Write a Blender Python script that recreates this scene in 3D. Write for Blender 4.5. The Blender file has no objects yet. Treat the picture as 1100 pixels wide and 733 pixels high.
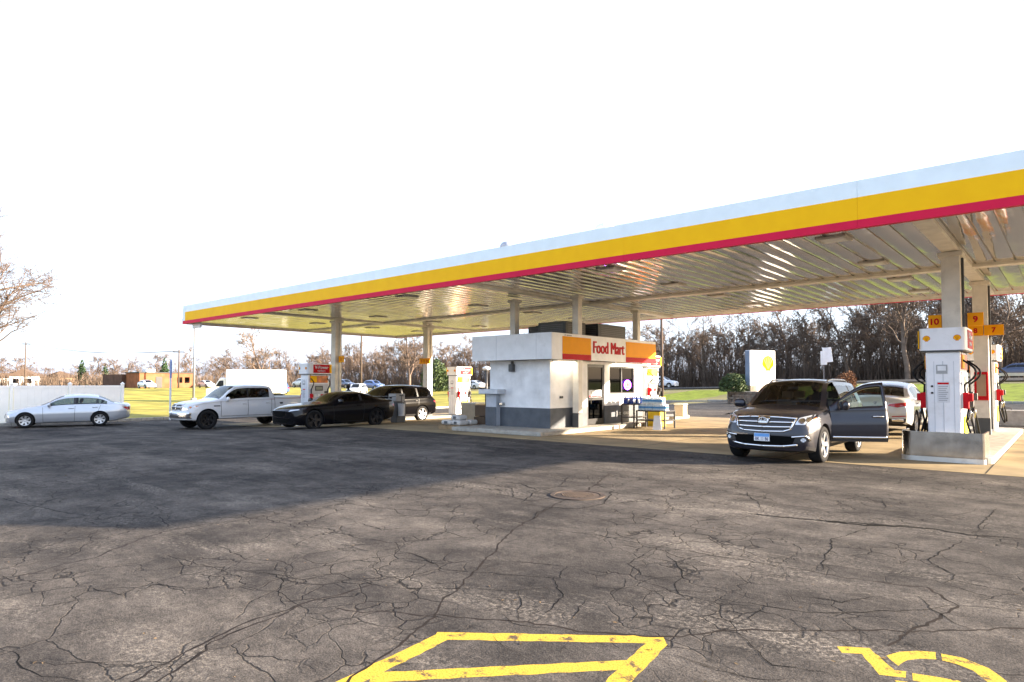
import bpy, bmesh, math, random
from mathutils import Vector, Matrix
from mathutils.bvhtree import BVHTree
R = math.radians
SC = bpy.context.scene
COL = SC.collection

# ------------------------------------------------------------------ camera numbers (picture 1100 x 733)
FPX, CAMZ, YAW, PITCH, PPX, PPY = 690.0, 1.65, R(41.0), R(2.0), 550.0, 387.0
FW = Vector((-math.sin(YAW) * math.cos(PITCH), math.cos(YAW) * math.cos(PITCH), math.sin(PITCH)))
RT = Vector((math.cos(YAW), math.sin(YAW), 0))
UPV = RT.cross(FW)
CAM = Vector((0, 0, CAMZ))

def smooth(a, b, x):
    t = min(1, max(0, (x - a) / (b - a)))
    return t * t * (3 - 2 * t)

def gz(x, y):
    """height of the terrain"""
    z = -0.36 * smooth(-19, -29, x)
    far = smooth(52, 88, y) * (1.15 + 1.0 * smooth(-55, 0, x))
    farl = smooth(-60, -115, x) * 1.0
    return z + max(far, farl)

def ray(px, py):
    return (FW + RT * ((px - PPX) / FPX) - UPV * ((py - PPY) / FPX))

def onz(px, py, z=0.0):
    d = ray(px, py)
    t = (z - CAMZ) / d.z
    return CAM + d * t

def at(px, d):
    """ground point in picture column px at depth d"""
    lat = (px - 550) / FPX * d
    x = lat * math.cos(YAW) - d * math.sin(YAW)
    y = lat * math.sin(YAW) + d * math.cos(YAW)
    return Vector((x, y, gz(x, y)))

# ------------------------------------------------------------------ materials
MATS = {}
def nodes_of(name):
    m = bpy.data.materials.new(name); m.use_nodes = True
    nt = m.node_tree; nt.nodes.clear()
    out = nt.nodes.new('ShaderNodeOutputMaterial')
    return m, nt, out

def N(nt, typ, **kw):
    n = nt.nodes.new(typ)
    for k, v in kw.items():
        if k.startswith('i_'):
            n.inputs[k[2:].replace('_', ' ')].default_value = v
        else:
            setattr(n, k, v)
    return n

def mat(name, col, rough=0.5, metal=0.0, var=0.12, scale=3.0, bump=0.0, bscale=40.0, coat=0.0, dirt=None, dirt_amt=0.0, spec=0.5):
    """plain surface with a little tone variation, optional dirt and bump"""
    if name in MATS: return MATS[name]
    if rough >= .8: spec = min(spec, .12)
    m, nt, out = nodes_of(name)
    L = nt.links.new
    b = N(nt, 'ShaderNodeBsdfPrincipled')
    b.inputs['Roughness'].default_value = rough
    b.inputs['Metallic'].default_value = metal
    b.inputs['Specular IOR Level'].default_value = spec
    if coat:
        b.inputs['Coat Weight'].default_value = coat; b.inputs['Coat Roughness'].default_value = 0.04
    tc = N(nt, 'ShaderNodeTexCoord')
    no = N(nt, 'ShaderNodeTexNoise'); no.inputs['Scale'].default_value = scale; no.inputs['Detail'].default_value = 6
    L(tc.outputs['Object'], no.inputs['Vector'])
    rp = N(nt, 'ShaderNodeValToRGB')
    e = rp.color_ramp.elements
    e[0].position = 0.3; e[1].position = 0.7
    e[0].color = (*[max(0, c * (1 - var)) for c in col], 1)
    e[1].color = (*[min(1, c * (1 + var)) for c in col], 1)
    L(no.outputs['Fac'], rp.inputs['Fac'])
    cs = rp.outputs['Color']
    if dirt_amt > 0:
        n2 = N(nt, 'ShaderNodeTexNoise'); n2.inputs['Scale'].default_value = scale * 0.7; n2.inputs['Detail'].default_value = 9
        n2.inputs['Roughness'].default_value = 0.7
        L(tc.outputs['Object'], n2.inputs['Vector'])
        r2 = N(nt, 'ShaderNodeValToRGB'); r2.color_ramp.elements[0].position = 0.52; r2.color_ramp.elements[1].position = 0.75
        r2.color_ramp.elements[1].color = (dirt_amt, dirt_amt, dirt_amt, 1)
        L(n2.outputs['Fac'], r2.inputs['Fac'])
        mx = N(nt, 'ShaderNodeMixRGB'); mx.inputs['Color2'].default_value = (*(dirt or (0.1, 0.08, 0.06)), 1)
        L(r2.outputs['Color'], mx.inputs['Fac']); L(cs, mx.inputs['Color1'])
        cs = mx.outputs['Color']
    L(cs, b.inputs['Base Color'])
    if bump > 0:
        n3 = N(nt, 'ShaderNodeTexNoise'); n3.inputs['Scale'].default_value = bscale; n3.inputs['Detail'].default_value = 5
        L(tc.outputs['Object'], n3.inputs['Vector'])
        bp = N(nt, 'ShaderNodeBump'); bp.inputs['Strength'].default_value = bump; bp.inputs['Distance'].default_value = 0.02
        L(n3.outputs['Fac'], bp.inputs['Height']); L(bp.outputs['Normal'], b.inputs['Normal'])
    L(b.outputs['BSDF'], out.inputs['Surface'])
    MATS[name] = m
    return m

def glass(name, tint=(0.35, 0.4, 0.4), rough=0.02, refl=1.0):
    if name in MATS: return MATS[name]
    m, nt, out = nodes_of(name); L = nt.links.new
    t = N(nt, 'ShaderNodeBsdfTransparent'); t.inputs['Color'].default_value = (*tint, 1)
    g = N(nt, 'ShaderNodeBsdfGlossy'); g.inputs['Roughness'].default_value = rough
    f = N(nt, 'ShaderNodeFresnel'); f.inputs['IOR'].default_value = 1.5
    mu = N(nt, 'ShaderNodeMath', operation='MULTIPLY'); mu.inputs[1].default_value = refl; mu.use_clamp = True
    L(f.outputs['Fac'], mu.inputs[0])
    mx = N(nt, 'ShaderNodeMixShader')
    L(mu.outputs[0], mx.inputs['Fac']); L(t.outputs[0], mx.inputs[1]); L(g.outputs[0], mx.inputs[2])
    L(mx.outputs[0], out.inputs['Surface'])
    MATS[name] = m
    return m

def emit(name, col, strength):
    if name in MATS: return MATS[name]
    m, nt, out = nodes_of(name)
    e = N(nt, 'ShaderNodeEmission'); e.inputs['Color'].default_value = (*col, 1); e.inputs['Strength'].default_value = strength
    nt.links.new(e.outputs[0], out.inputs['Surface'])
    MATS[name] = m
    return m

# ------------------------------------------------------------------ objects
def tag(o, label=None, cat=None, group=None, kind=None):
    if label: o['label'] = label
    if cat: o['category'] = cat
    if group: o['group'] = group
    if kind: o['kind'] = kind
    return o

def empty(name, loc=(0, 0, 0), rz=0.0, label=None, cat=None, group=None):
    o = bpy.data.objects.new(name, None); COL.objects.link(o)
    o.empty_display_size = 0.2
    o.location = loc; o.rotation_euler = (0, 0, rz)
    return tag(o, label, cat, group)

KIDS = {}
def link(name, me, parent=None):
    o = bpy.data.objects.new(name, me); COL.objects.link(o)
    if parent:
        o.parent = parent; KIDS.setdefault(parent.name, []).append(o)
    return o

def copy_tree(o, parent=None):
    c = o.copy(); COL.objects.link(c)
    if parent:
        c.parent = parent; KIDS.setdefault(parent.name, []).append(c)
    for ch in list(KIDS.get(o.name, [])): copy_tree(ch, c)
    return c

class MB:
    """collects shapes, then links them as ONE mesh object"""
    def __init__(s): s.v = []; s.f = []; s.mi = []; s.sm = []
    def add(s, vs, fs, mi=0, smooth_=False, M=None):
        o = len(s.v)
        s.v += [(M @ Vector(p))[:] if M else tuple(p) for p in vs]
        s.f += [tuple(i + o for i in f) for f in fs]
        s.mi += [mi] * len(fs); s.sm += [smooth_] * len(fs)
        return s
    def box(s, c, size, mi=0, M=None, rz=0, taper=1.0):
        x, y, z = [d / 2 for d in size]
        T = Matrix.Translation(c) @ Matrix.Rotation(rz, 4, 'Z')
        if M: T = M @ T
        vs = [(-x, -y, -z), (x, -y, -z), (x, y, -z), (-x, y, -z), (-x * taper, -y * taper, z), (x * taper, -y * taper, z), (x * taper, y * taper, z), (-x * taper, y * taper, z)]
        return s.add(vs, [(3, 2, 1, 0), (4, 5, 6, 7), (0, 1, 5, 4), (1, 2, 6, 5), (2, 3, 7, 6), (3, 0, 4, 7)], mi, False, T)
    def prism(s, poly, z0, z1, mi=0, M=None, sm=False):
        n = len(poly)
        vs = [(p[0], p[1], z0) for p in poly] + [(p[0], p[1], z1) for p in poly]
        fs = [tuple(range(n - 1, -1, -1)), tuple(range(n, 2 * n))]
        s.add(vs, fs, mi, False, M)
        o = len(s.v) - 2 * n
        for i in range(n):
            j = (i + 1) % n
            s.f.append((o + i, o + j, o + n + j, o + n + i)); s.mi.append(mi); s.sm.append(sm)
        return s
    def tube(s, pts, rad, n=8, mi=0, caps=True, M=None, sm=True):
        pts = [Vector(p) for p in pts]
        rs = rad if isinstance(rad, (list, tuple)) else [rad] * len(pts)
        vs = []; fs = []
        ref = None
        for i, p in enumerate(pts):
            d = (pts[min(i + 1, len(pts) - 1)] - pts[max(i - 1, 0)])
            if d.length < 1e-9: d = Vector((0, 0, 1))
            d.normalize()
            if ref is None:
                ref = Vector((1, 0, 0)) if abs(d.x) < 0.9 else Vector((0, 1, 0))
            a = (ref - d * ref.dot(d))
            if a.length < 1e-6: a = d.orthogonal()
            a.normalize(); ref = a
            b = d.cross(a)
            for k in range(n):
                t = 2 * math.pi * k / n
                vs.append(p + (a * math.cos(t) + b * math.sin(t)) * rs[i])
        for i in range(len(pts) - 1):
            for k in range(n):
                k2 = (k + 1) % n
                fs.append((i * n + k, i * n + k2, (i + 1) * n + k2, (i + 1) * n + k))
        s.add(vs, fs, mi, sm, M)
        if caps:
            o = len(s.v) - len(vs)
            s.f.append(tuple(o + k for k in range(n - 1, -1, -1))); s.mi.append(mi); s.sm.append(False)
            q = o + (len(pts) - 1) * n
            s.f.append(tuple(q + k for k in range(n))); s.mi.append(mi); s.sm.append(False)
        return s
    def lathe(s, prof, n=24, mi=0, M=None, sm=True):
        """profile of (r, z), turned about Z"""
        vs = []; fs = []
        for r, z in prof:
            for k in range(n):
                t = 2 * math.pi * k / n
                vs.append((r * math.cos(t), r * math.sin(t), z))
        for i in range(len(prof) - 1):
            for k in range(n):
                k2 = (k + 1) % n
                fs.append((i * n + k, i * n + k2, (i + 1) * n + k2, (i + 1) * n + k))
        return s.add(vs, fs, mi, sm, M)
    def build(s, name, mats, parent=None, bevel=0.0, angle=None, seg=2, clean=False):
        me = bpy.data.meshes.new(name)
        me.from_pydata([tuple(v) for v in s.v], [], s.f)
        for m in (mats if isinstance(mats, (list, tuple)) else [mats]): me.materials.append(m)
        me.polygons.foreach_set('material_index', s.mi)
        me.polygons.foreach_set('use_smooth', s.sm)
        if angle:
            me.polygons.foreach_set('use_smooth', [True] * len(s.f))
            me.set_sharp_from_angle(angle=R(angle))
        me.update()
        o = link(name, me, parent)
        if bevel:
            b = o.modifiers.new('b', 'BEVEL'); b.width = bevel; b.segments = seg; b.limit_method = 'ANGLE'; b.angle_limit = R(40)
        return o

def text_obj(txt, name, m, parent, height, M, depth=0.006, bold=0.0, width=None, squeeze=1.0, bold2=0.0):
    """raised lettering; M maps text x -> right, y -> up, z -> out of the surface"""
    cu = bpy.data.curves.new('lettering', 'FONT'); cu.body = txt; cu.size = 1.0; cu.extrude = 0.0; cu.offset = bold
    cu.align_x = 'CENTER'; cu.align_y = 'CENTER'; cu.resolution_u = 3
    to = bpy.data.objects.new('lettering', cu); COL.objects.link(to)
    bpy.context.view_layer.update()
    dg = bpy.context.evaluated_depsgraph_get()
    me = bpy.data.meshes.new_from_object(to.evaluated_get(dg))
    bpy.data.objects.remove(to); bpy.data.curves.remove(cu)
    xs = [v.co.x for v in me.vertices]; ys = [v.co.y for v in me.vertices]
    cx, cy = (max(xs) + min(xs)) / 2, (max(ys) + min(ys)) / 2
    sc = height / (max(ys) - min(ys))
    sx = (width / (max(xs) - min(xs))) if width else sc * squeeze
    bm = bmesh.new(); bm.from_mesh(me)
    for v in bm.verts: v.co = Vector(((v.co.x - cx) * sx, (v.co.y - cy) * sc, 0))
    r = bmesh.ops.extrude_face_region(bm, geom=bm.faces[:])
    for g in r['geom']:
        if isinstance(g, bmesh.types.BMVert): g.co.z += depth
    bmesh.ops.recalc_face_normals(bm, faces=bm.faces)
    if bold2:
        g = bmesh.ops.duplicate(bm, geom=bm.faces[:])['geom']
        for k in g:
            if isinstance(k, bmesh.types.BMVert): k.co.x += bold2 * height; k.co.z += .0015
    bm.transform(M)
    me2 = bpy.data.meshes.new(name); bm.to_mesh(me2); bm.free()
    bpy.data.meshes.remove(me)
    me2.materials.append(m)
    return link(name, me2, parent)

def frame(origin, right, out):
    """matrix: x along right, y up, z along out"""
    r = Vector(right).normalized(); o = Vector(out).normalized(); u = o.cross(r)
    M = Matrix((r, u, o)).transposed().to_4x4(); M.translation = Vector(origin)
    return M

def pecten(name, parent, M, size, m_yel, m_red, depth=0.012):
    """scallop shell emblem: red rim and ribs over yellow"""
    def outline(k):
        p = []
        n = 7
        for i in range(n * 6 + 1):
            a = R(-22) + (R(224)) * i / (n * 6)
            rr = 0.5 * (1 + 0.035 * abs(math.sin(i / 6 * math.pi)))
            p.append((rr * k * math.cos(a), rr * k * 0.94 * math.sin(a) + 0.02))
        p += [(-0.2 * k, -0.36 * k), (-0.2 * k, -0.46 * k), (0.2 * k, -0.46 * k), (0.2 * k, -0.36 * k)]
        return [(x * size, y * size) for x, y in p]
    mb = MB()
    mb.prism(outline(1.0), 0, depth * 0.5, 1, M)
    mb.prism(outline(0.9), depth * 0.5, depth, 0, M)
    for k in range(-2, 3):
        a = R(90 + k * 27)
        x1, y1 = 0.41 * size * math.cos(a), 0.41 * size * math.sin(a)
        x0, y0 = 0.05 * size * math.cos(a), -0.32 * size
        d = Vector((x1 - x0, y1 - y0)).normalized(); nx, ny = -d.y, d.x
        w0, w1 = 0.006 * size, 0.02 * size
        mb.prism([(x0 - nx * w0, y0 - ny * w0), (x0 + nx * w0, y0 + ny * w0), (x1 + nx * w1, y1 + ny * w1), (x1 - nx * w1, y1 - ny * w1)][::-1], depth, depth * 1.25, 1, M)
    return mb.build(name, [m_yel, m_red], parent)

# palette
WHITE = mat('white_paint', (0.82, 0.82, 0.81), 0.4, dirt=(0.4, 0.36, 0.3), dirt_amt=0.25)
CREAM = mat('cream_paint', (0.70, 0.66, 0.585), 0.45, dirt=(0.25, 0.2, 0.15), dirt_amt=0.35)
YELLOW = mat('sign_yellow', (1.0, 0.52, 0.004), 0.5, var=0.04, spec=.12)
RED = mat('sign_red', (0.52, 0.007, 0.014), 0.5, var=0.05, spec=.12)
BLACK = mat('black_plastic', (0.018, 0.018, 0.02), 0.45)
DGREY = mat('dark_grey_paint', (0.06, 0.065, 0.07), 0.55, dirt=(0.2, 0.18, 0.15), dirt_amt=0.3)
RUBBER = mat('tyre_rubber', (0.016, 0.016, 0.017), 0.8)
CHROME = mat('chrome', (0.75, 0.76, 0.78), 0.12, 1.0, var=0.03)
ALLOY = mat('alloy_metal', (0.55, 0.56, 0.58), 0.3, 0.85, var=0.05)
DALLOY = mat('dark_alloy', (0.03, 0.03, 0.033), 0.35, 0.6)
STEEL = mat('brushed_steel', (0.42, 0.41, 0.39), 0.24, 1.0, var=0.3, scale=3.5, dirt=(0.2, 0.17, 0.14), dirt_amt=0.5, bump=.06, bscale=4)
CONC = mat('kerb_concrete', (0.36, 0.34, 0.30), 0.9, var=0.2, scale=5, bump=0.3, bscale=60, dirt=(0.12, 0.11, 0.1), dirt_amt=0.6)
INTERIOR = mat('car_interior', (0.035, 0.033, 0.032), 0.8)
TAN = mat('tan_interior', (0.16, 0.14, 0.12), 0.8)
REDLAMP = mat('red_lamp', (0.35, 0.008, 0.012), 0.12, coat=0.6)
AMBER = mat('amber_lamp', (0.7, 0.2, 0.02), 0.15, coat=0.6)
LAMP = mat('headlamp', (0.62, 0.66, 0.7), 0.1, 0.35, coat=1.0)
SKIN = mat('skin', (0.42, 0.23, 0.15), 0.55)
HAIR = mat('dark_hair', (0.015, 0.012, 0.01), 0.6)
GLASS = glass('window_glass', (0.45, 0.52, 0.50))
TINT = glass('tinted_glass', (0.10, 0.11, 0.115))
BROWNBOX = mat('cardboard', (0.30, 0.19, 0.10), 0.85)
# ------------------------------------------------------------------ vehicles
def curve(pts):
    """monotone cubic through (x, y) points"""
    xs = [p[0] for p in pts]; ys = [p[1] for p in pts]; n = len(xs)
    d = [(ys[i + 1] - ys[i]) / (xs[i + 1] - xs[i]) for i in range(n - 1)]
    m = [d[0]] + [0 if d[i - 1] * d[i] <= 0 else 2 * d[i - 1] * d[i] / (d[i - 1] + d[i]) for i in range(1, n - 1)] + [d[-1]]
    def f(x):
        if x <= xs[0]: return ys[0]
        if x >= xs[-1]: return ys[-1]
        i = 0
        while x > xs[i + 1]: i += 1
        h = xs[i + 1] - xs[i]; t = (x - xs[i]) / h
        return ((1 + 2 * t) * (1 - t) ** 2 * ys[i] + t * (1 - t) ** 2 * h * m[i] + t * t * (3 - 2 * t) * ys[i + 1] + t * t * (t - 1) * h * m[i + 1])
    return f

def lin(pts):
    def f(x):
        if x <= pts[0][0]: return pts[0][1]
        for (a, b), (c, d) in zip(pts, pts[1:]):
            if x <= c: return b + (d - b) * (x - a) / (c - a)
        return pts[-1][1]
    return f

BINS = ['body', 'windscreen', 'side_window', 'rear_window', 'lower_cladding', 'wheel_well', 'door', 'door_window', 'bed_cover', 'pillar_trim']

def car_shell(P, step=0.07):
    """closed loft; returns bmesh with material_index = bin. Local frame: front at -Y, left side +X, ground z=0"""
    Lg = P['L']; W = P['W']
    zt, zs, zb, wf = P['zt'], P['zs'], P['zb'], P['w']
    us = {0.0, 0.025, 0.06, 0.12, Lg, Lg - 0.025, Lg - 0.06, Lg - 0.12}
    n = int(Lg / step)
    us |= {round(Lg * i / n, 4) for i in range(n + 1)}
    keys = set(P['ws']) | set(P['rw'])
    for a, b in P['sw']: keys |= {a, b}
    if 'door' in P: keys |= set(P['door'])
    if 'bed' in P: keys |= set(P['bed'])
    us = [u for u in us if all(abs(u - k) > step * 0.45 for k in keys)] + list(keys)
    us = sorted(us)
    NS, NG, NR = P.get('rows', (9, 7, 7))
    def ring(u):
        k = 1.0
        for e in (u, Lg - u):
            if e < 0.12: k = min(k, 0.955 + 0.045 * math.sqrt(max(0, 1 - (1 - e / 0.12) ** 2)))
        w = wf(u) * (0.3 + 0.7 * k); b = zb(u); s = zs(u); t = zt(u)
        zm = (b + t) / 2
        ws = w * P.get('shoulder', 0.95)
        g = max(0.03, t - s)
        cd = min(P.get('crown', 0.075), g * 0.62)
        zr = max(s + 0.012, t - cd)
        wr = ws - 0.03 - P.get('tumble', 0.34) * (zr - s)
        pts = [(0, b, 'bottom'), (w * 0.55, b, 'bottom'), (w * 0.86, b, 'bottom'), (w * 0.95, b + 0.035, 'low')]
        lo = b + 0.10
        for i in range(NS + 1):
            q = i / NS
            z = lo + (s - 0.015 - lo) * q
            y = w * (0.972 + 0.028 * math.sin(math.pi * min(1, q * 1.15)) ** 0.8) * (1 - 0.032 * max(0, q - 0.62) ** 1.5 * 4)
            if abs(q - P.get('crease', 0.78)) < 0.5 / NS: y += 0.007
            pts.append((y, z, 'side'))
        pts.append((ws, s, 'side'))
        for i in range(1, NG + 1):
            q = i / NG
            pts.append((ws + (wr - ws) * q + 0.018 * math.sin(math.pi * q) * min(1, g * 2), s + (zr - s) * q, 'gh%d' % i))
        for i in range(1, NR + 1):
            q = 1 - i / NR
            pts.append((wr * q, t - (t - zr) * q ** P.get('crownp', 2.6), 'top%d' % i))
        return [(y, zm + (z - zm) * k, tg) for y, z, tg in pts]
    rings = [ring(u) for u in us]
    J = len(rings[0])
    bow_f, bow_r = P.get('bow', (0.25, 0.15))
    sf, sr = P.get('slf', lin([(0, 0), (3, 0)])), P.get('slr', lin([(0, 0), (3, 0)]))
    def warp(x, u, z):
        q = min(1, abs(x) / W)
        u2 = u + (bow_f * q ** 2.4 + sf(z)) * (1 - smooth(0, 0.95, u)) - (bow_r * q ** 2.6 + sr(z)) * (1 - smooth(0, 0.8, Lg - u))
        return Vector((x, u2 - Lg / 2, z))
    bm = bmesh.new()
    vl = {}; vr = {}
    for i, u in enumerate(us):
        for j in range(J):
            y, z, _ = rings[i][j]
            if y < 1e-6:
                vl[i, j] = vr[i, j] = bm.verts.new(warp(0, u, z))
            else:
                vl[i, j] = bm.verts.new(warp(y, u, z)); vr[i, j] = bm.verts.new(warp(-y, u, z))
    wsA, wsB = P['ws']; rwA, rwB = P['rw']
    def binof(u, tg, z, left):
        clad = P.get('clad')
        if tg == 'bottom': return 4
        if tg in ('low', 'side'):
            if 'door' in P and left and P['door'][0] < u < P['door'][1] and z > P['door'][2]: return 6
            if clad and z < clad: return 4
            return 0
        if tg.startswith('gh'):
            r = int(tg[2:])
            if 'door' in P and left and P['door'][0] < u < P['door'][1]:
                return 7 if 2 <= r <= NG - 1 and u > P['door'][0] + 0.22 and u < P['door'][1] - 0.07 else 6
            if zt(u) - zs(u) > 0.16 and 2 <= r <= NG - 1:
                for a, b in P['sw']:
                    if a < u < b: return 2
                if P['sw'] and P['sw'][0][0] < u < P['sw'][-1][1]: return 9
            if 'bed' in P and P['bed'][0] < u < P['bed'][1] and r == NG: return 0
            return 0
        r = int(tg[3:])
        if wsA < u < wsB and r >= 2: return 1
        if rwA < u < rwB and r >= 2: return 3
        if 'bed' in P and P['bed'][0] < u < P['bed'][1] and r >= 2: return 8
        return 0
    def face(vs, mi):
        vs = [v for k, v in enumerate(vs) if v not in vs[:k]]
        if len(vs) < 3: return
        try:
            f = bm.faces.new(vs)
        except ValueError: return
        f.material_index = mi; f.smooth = True
    for i in range(len(us) - 1):
        um = (us[i] + us[i + 1]) / 2
        for j in range(J - 1):
            tg = rings[i][j + 1][2]
            z = (rings[i][j][1] + rings[i][j + 1][1]) / 2
            face([vl[i, j], vl[i, j + 1], vl[i + 1, j + 1], vl[i + 1, j]], binof(um, tg, z, True))
            face([vr[i, j], vr[i + 1, j], vr[i + 1, j + 1], vr[i, j + 1]], binof(um, tg, z, False))
    # end caps: rows across
    MX = 12
    for i, flip in ((0, False), (len(us) - 1, True)):
        rows = []
        for j in range(J):
            y, z, _ = rings[i][j]
            if y < 1e-6: rows.append([vl[i, j]] * (MX + 1)); continue
            row = [vr[i, j]]
            for q in range(1, MX): row.append(bm.verts.new(warp(-y + 2 * y * q / MX, us[i], z)))
            row.append(vl[i, j]); rows.append(row)
        for j in range(J - 1):
            for q in range(MX):
                f = [rows[j][q], rows[j][q + 1], rows[j + 1][q + 1], rows[j + 1][q]]
                z = (rings[i][j][1] + rings[i][j + 1][1]) / 2
                if flip: f = f[::-1]
                face(f, 4 if P.get('clad_end') and z < P['clad_end'] else 0)
    bmesh.ops.recalc_face_normals(bm, faces=bm.faces)
    return bm

def tmp_obj(bm, nm):
    me = bpy.data.meshes.new(nm)
    for _ in BINS: me.materials.append(WHITE)
    bm.to_mesh(me); bm.free()
    o = bpy.data.objects.new(nm, me); COL.objects.link(o)
    return o

def cut_wells(bm, P):
    o = tmp_obj(bm, 'tmp_shell')
    cb = bmesh.new()
    for u in P['axle']:
        for sx in (-1, 1):
            r = bmesh.ops.create_cone(cb, cap_ends=True, segments=36, radius1=P['wr'] * P.get('arch', 1.13), radius2=P['wr'] * P.get('arch', 1.13), depth=0.56,
                                      matrix=Matrix.Translation((sx * (P['W'] - 0.05), u - P['L'] / 2, P['wr'] * 1.02)) @ Matrix.Rotation(R(90), 4, 'Y'))
    for f in cb.faces: f.material_index = 5; f.smooth = True
    c = tmp_obj(cb, 'tmp_cut')
    b = o.modifiers.new('b', 'BOOLEAN'); b.object = c; b.operation = 'DIFFERENCE'; b.solver = 'EXACT'
    bpy.context.view_layer.update()
    dg = bpy.context.evaluated_depsgraph_get()
    me = bpy.data.meshes.new_from_object(o.evaluated_get(dg))
    r = bmesh.new(); r.from_mesh(me)
    bpy.data.meshes.remove(me)
    for x in (o, c):
        m = x.data; bpy.data.objects.remove(x); bpy.data.meshes.remove(m)
    return r

def split_bins(bm, mats, parent, names=None, angle=32, hinge=None, solid=None):
    """one mesh object per bin"""
    out = {}
    used = sorted({f.material_index for f in bm.faces})
    for k in used:
        if k in (2, 5, 9):          # every pane a part of its own
            left = {f for f in bm.faces if f.material_index == k}
            while left:
                st = [left.pop()]; isl = [st[0]]
                while st:
                    for e in st.pop().edges:
                        for g in e.link_faces:
                            if g in left: left.discard(g); st.append(g); isl.append(g)
                vs = sorted({v for f in isl for v in f.verts}, key=lambda v: v.index); ix = {v: i for i, v in enumerate(vs)}
                mb = MB(); mb.add([v.co[:] for v in vs], [[ix[v] for v in f.verts] for f in isl], 0, True)
                out[k] = mb.build(BINS[k], mats[k], parent)
            continue
        b = bm.copy()
        bmesh.ops.delete(b, geom=[f for f in b.faces if f.material_index != k], context='FACES')
        for f in b.faces: f.material_index = 0
        me = bpy.data.meshes.new(BINS[k]); b.to_mesh(me); b.free()
        me.materials.append(mats[k])
        me.polygons.foreach_set('use_smooth', [True] * len(me.polygons))
        me.set_sharp_from_angle(angle=R(angle))
        out[k] = link(BINS[k], me, parent)
    return out

def decal(bvh, poly, face, off=0.006, cell=0.04, thick=0.0):
    """polygon in (a, z) laid on the body seen from 'front', 'rear', 'left' or 'right'; returns (verts, faces)"""
    bm = bmesh.new()
    f = bm.faces.new([bm.verts.new((p[0], p[1], 0)) for p in poly])
    xs = [p[0] for p in poly]; zs_ = [p[1] for p in poly]
    def cuts(lo, hi): 
        n = max(1, int((hi - lo) / cell)); return [lo + (hi - lo) * i / n for i in range(1, n)]
    for x in cuts(min(xs), max(xs)):
        bmesh.ops.bisect_plane(bm, geom=bm.verts[:] + bm.edges[:] + bm.faces[:], plane_co=(x, 0, 0), plane_no=(1, 0, 0))
    for z in cuts(min(zs_), max(zs_)):
        bmesh.ops.bisect_plane(bm, geom=bm.verts[:] + bm.edges[:] + bm.faces[:], plane_co=(0, z, 0), plane_no=(0, 1, 0))
    bmesh.ops.triangulate(bm, faces=[f for f in bm.faces if len(f.verts) > 4])
    D = {'front': Vector((0, 1, 0)), 'rear': Vector((0, -1, 0)), 'left': Vector((-1, 0, 0)), 'right': Vector((1, 0, 0)), 'top': Vector((0, 0, -1))}[face]
    vs = []
    last = 0
    for v in bm.verts:
        a, z = v.co.x, v.co.y
        if face == 'top': o = Vector((a, z, 5))
        else: o = (Vector((a, 0, z)) if face in ('front', 'rear') else Vector((0, a, z))) - D * 8
        h = bvh.ray_cast(o, D)
        if h[0] is not None:
            last = h[3]
        p = o + D * (last - off)
        vs.append(p[:])
    bm.verts.index_update()
    fs = [tuple(v.index for v in f.verts) for f in bm.faces]
    bm.free()
    # make faces look outwards
    if fs:
        a, b, c = [Vector(vs[i]) for i in fs[0][:3]]
        if (b - a).cross(c - a).dot(D) > 0: fs = [f[::-1] for f in fs]
    return vs, fs

def stroke(pts, w):
    """thin polygon(s) along a polyline in 2D"""
    out = []
    for (a, b) in zip(pts, pts[1:]):
        d = Vector((b[0] - a[0], b[1] - a[1]))
        if d.length < 1e-6: continue
        d.normalize(); n = Vector((-d.y, d.x)) * w / 2; e = d * w * 0.3
        a2 = Vector(a) - e; b2 = Vector(b) + e
        out.append([(a2 - n)[:], (b2 - n)[:], (b2 + n)[:], (a2 + n)[:]])
    return out

def ell(cx, cz, rx, rz, n=20, a0=0, a1=360):
    return [(cx + rx * math.cos(R(a0 + (a1 - a0) * i / n)), cz + rz * math.sin(R(a0 + (a1 - a0) * i / n))) for i in range(n + (0 if a1 - a0 == 360 else 1))]

class Dec:
    """collects surface-laid pieces of one part"""
    def __init__(s, bvh): s.bvh = bvh; s.mb = MB()
    def poly(s, poly, face, mi=0, off=0.006, cell=0.04):
        vs, fs = decal(s.bvh, poly, face, off, cell); s.mb.add(vs, fs, mi, True); return s
    def line(s, pts, w, face, mi=0, off=0.004, cell=0.06):
        for p in stroke(pts, w): s.poly(p, face, mi, off, cell)
        return s
    def build(s, name, mats, parent, solid=0.0):
        o = s.mb.build(name, mats, parent)
        if solid:
            m = o.modifiers.new('s', 'SOLIDIFY'); m.thickness = solid; m.offset = 1
        return o

def mirror(p): return [(-x, z) for x, z in p][::-1]

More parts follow.
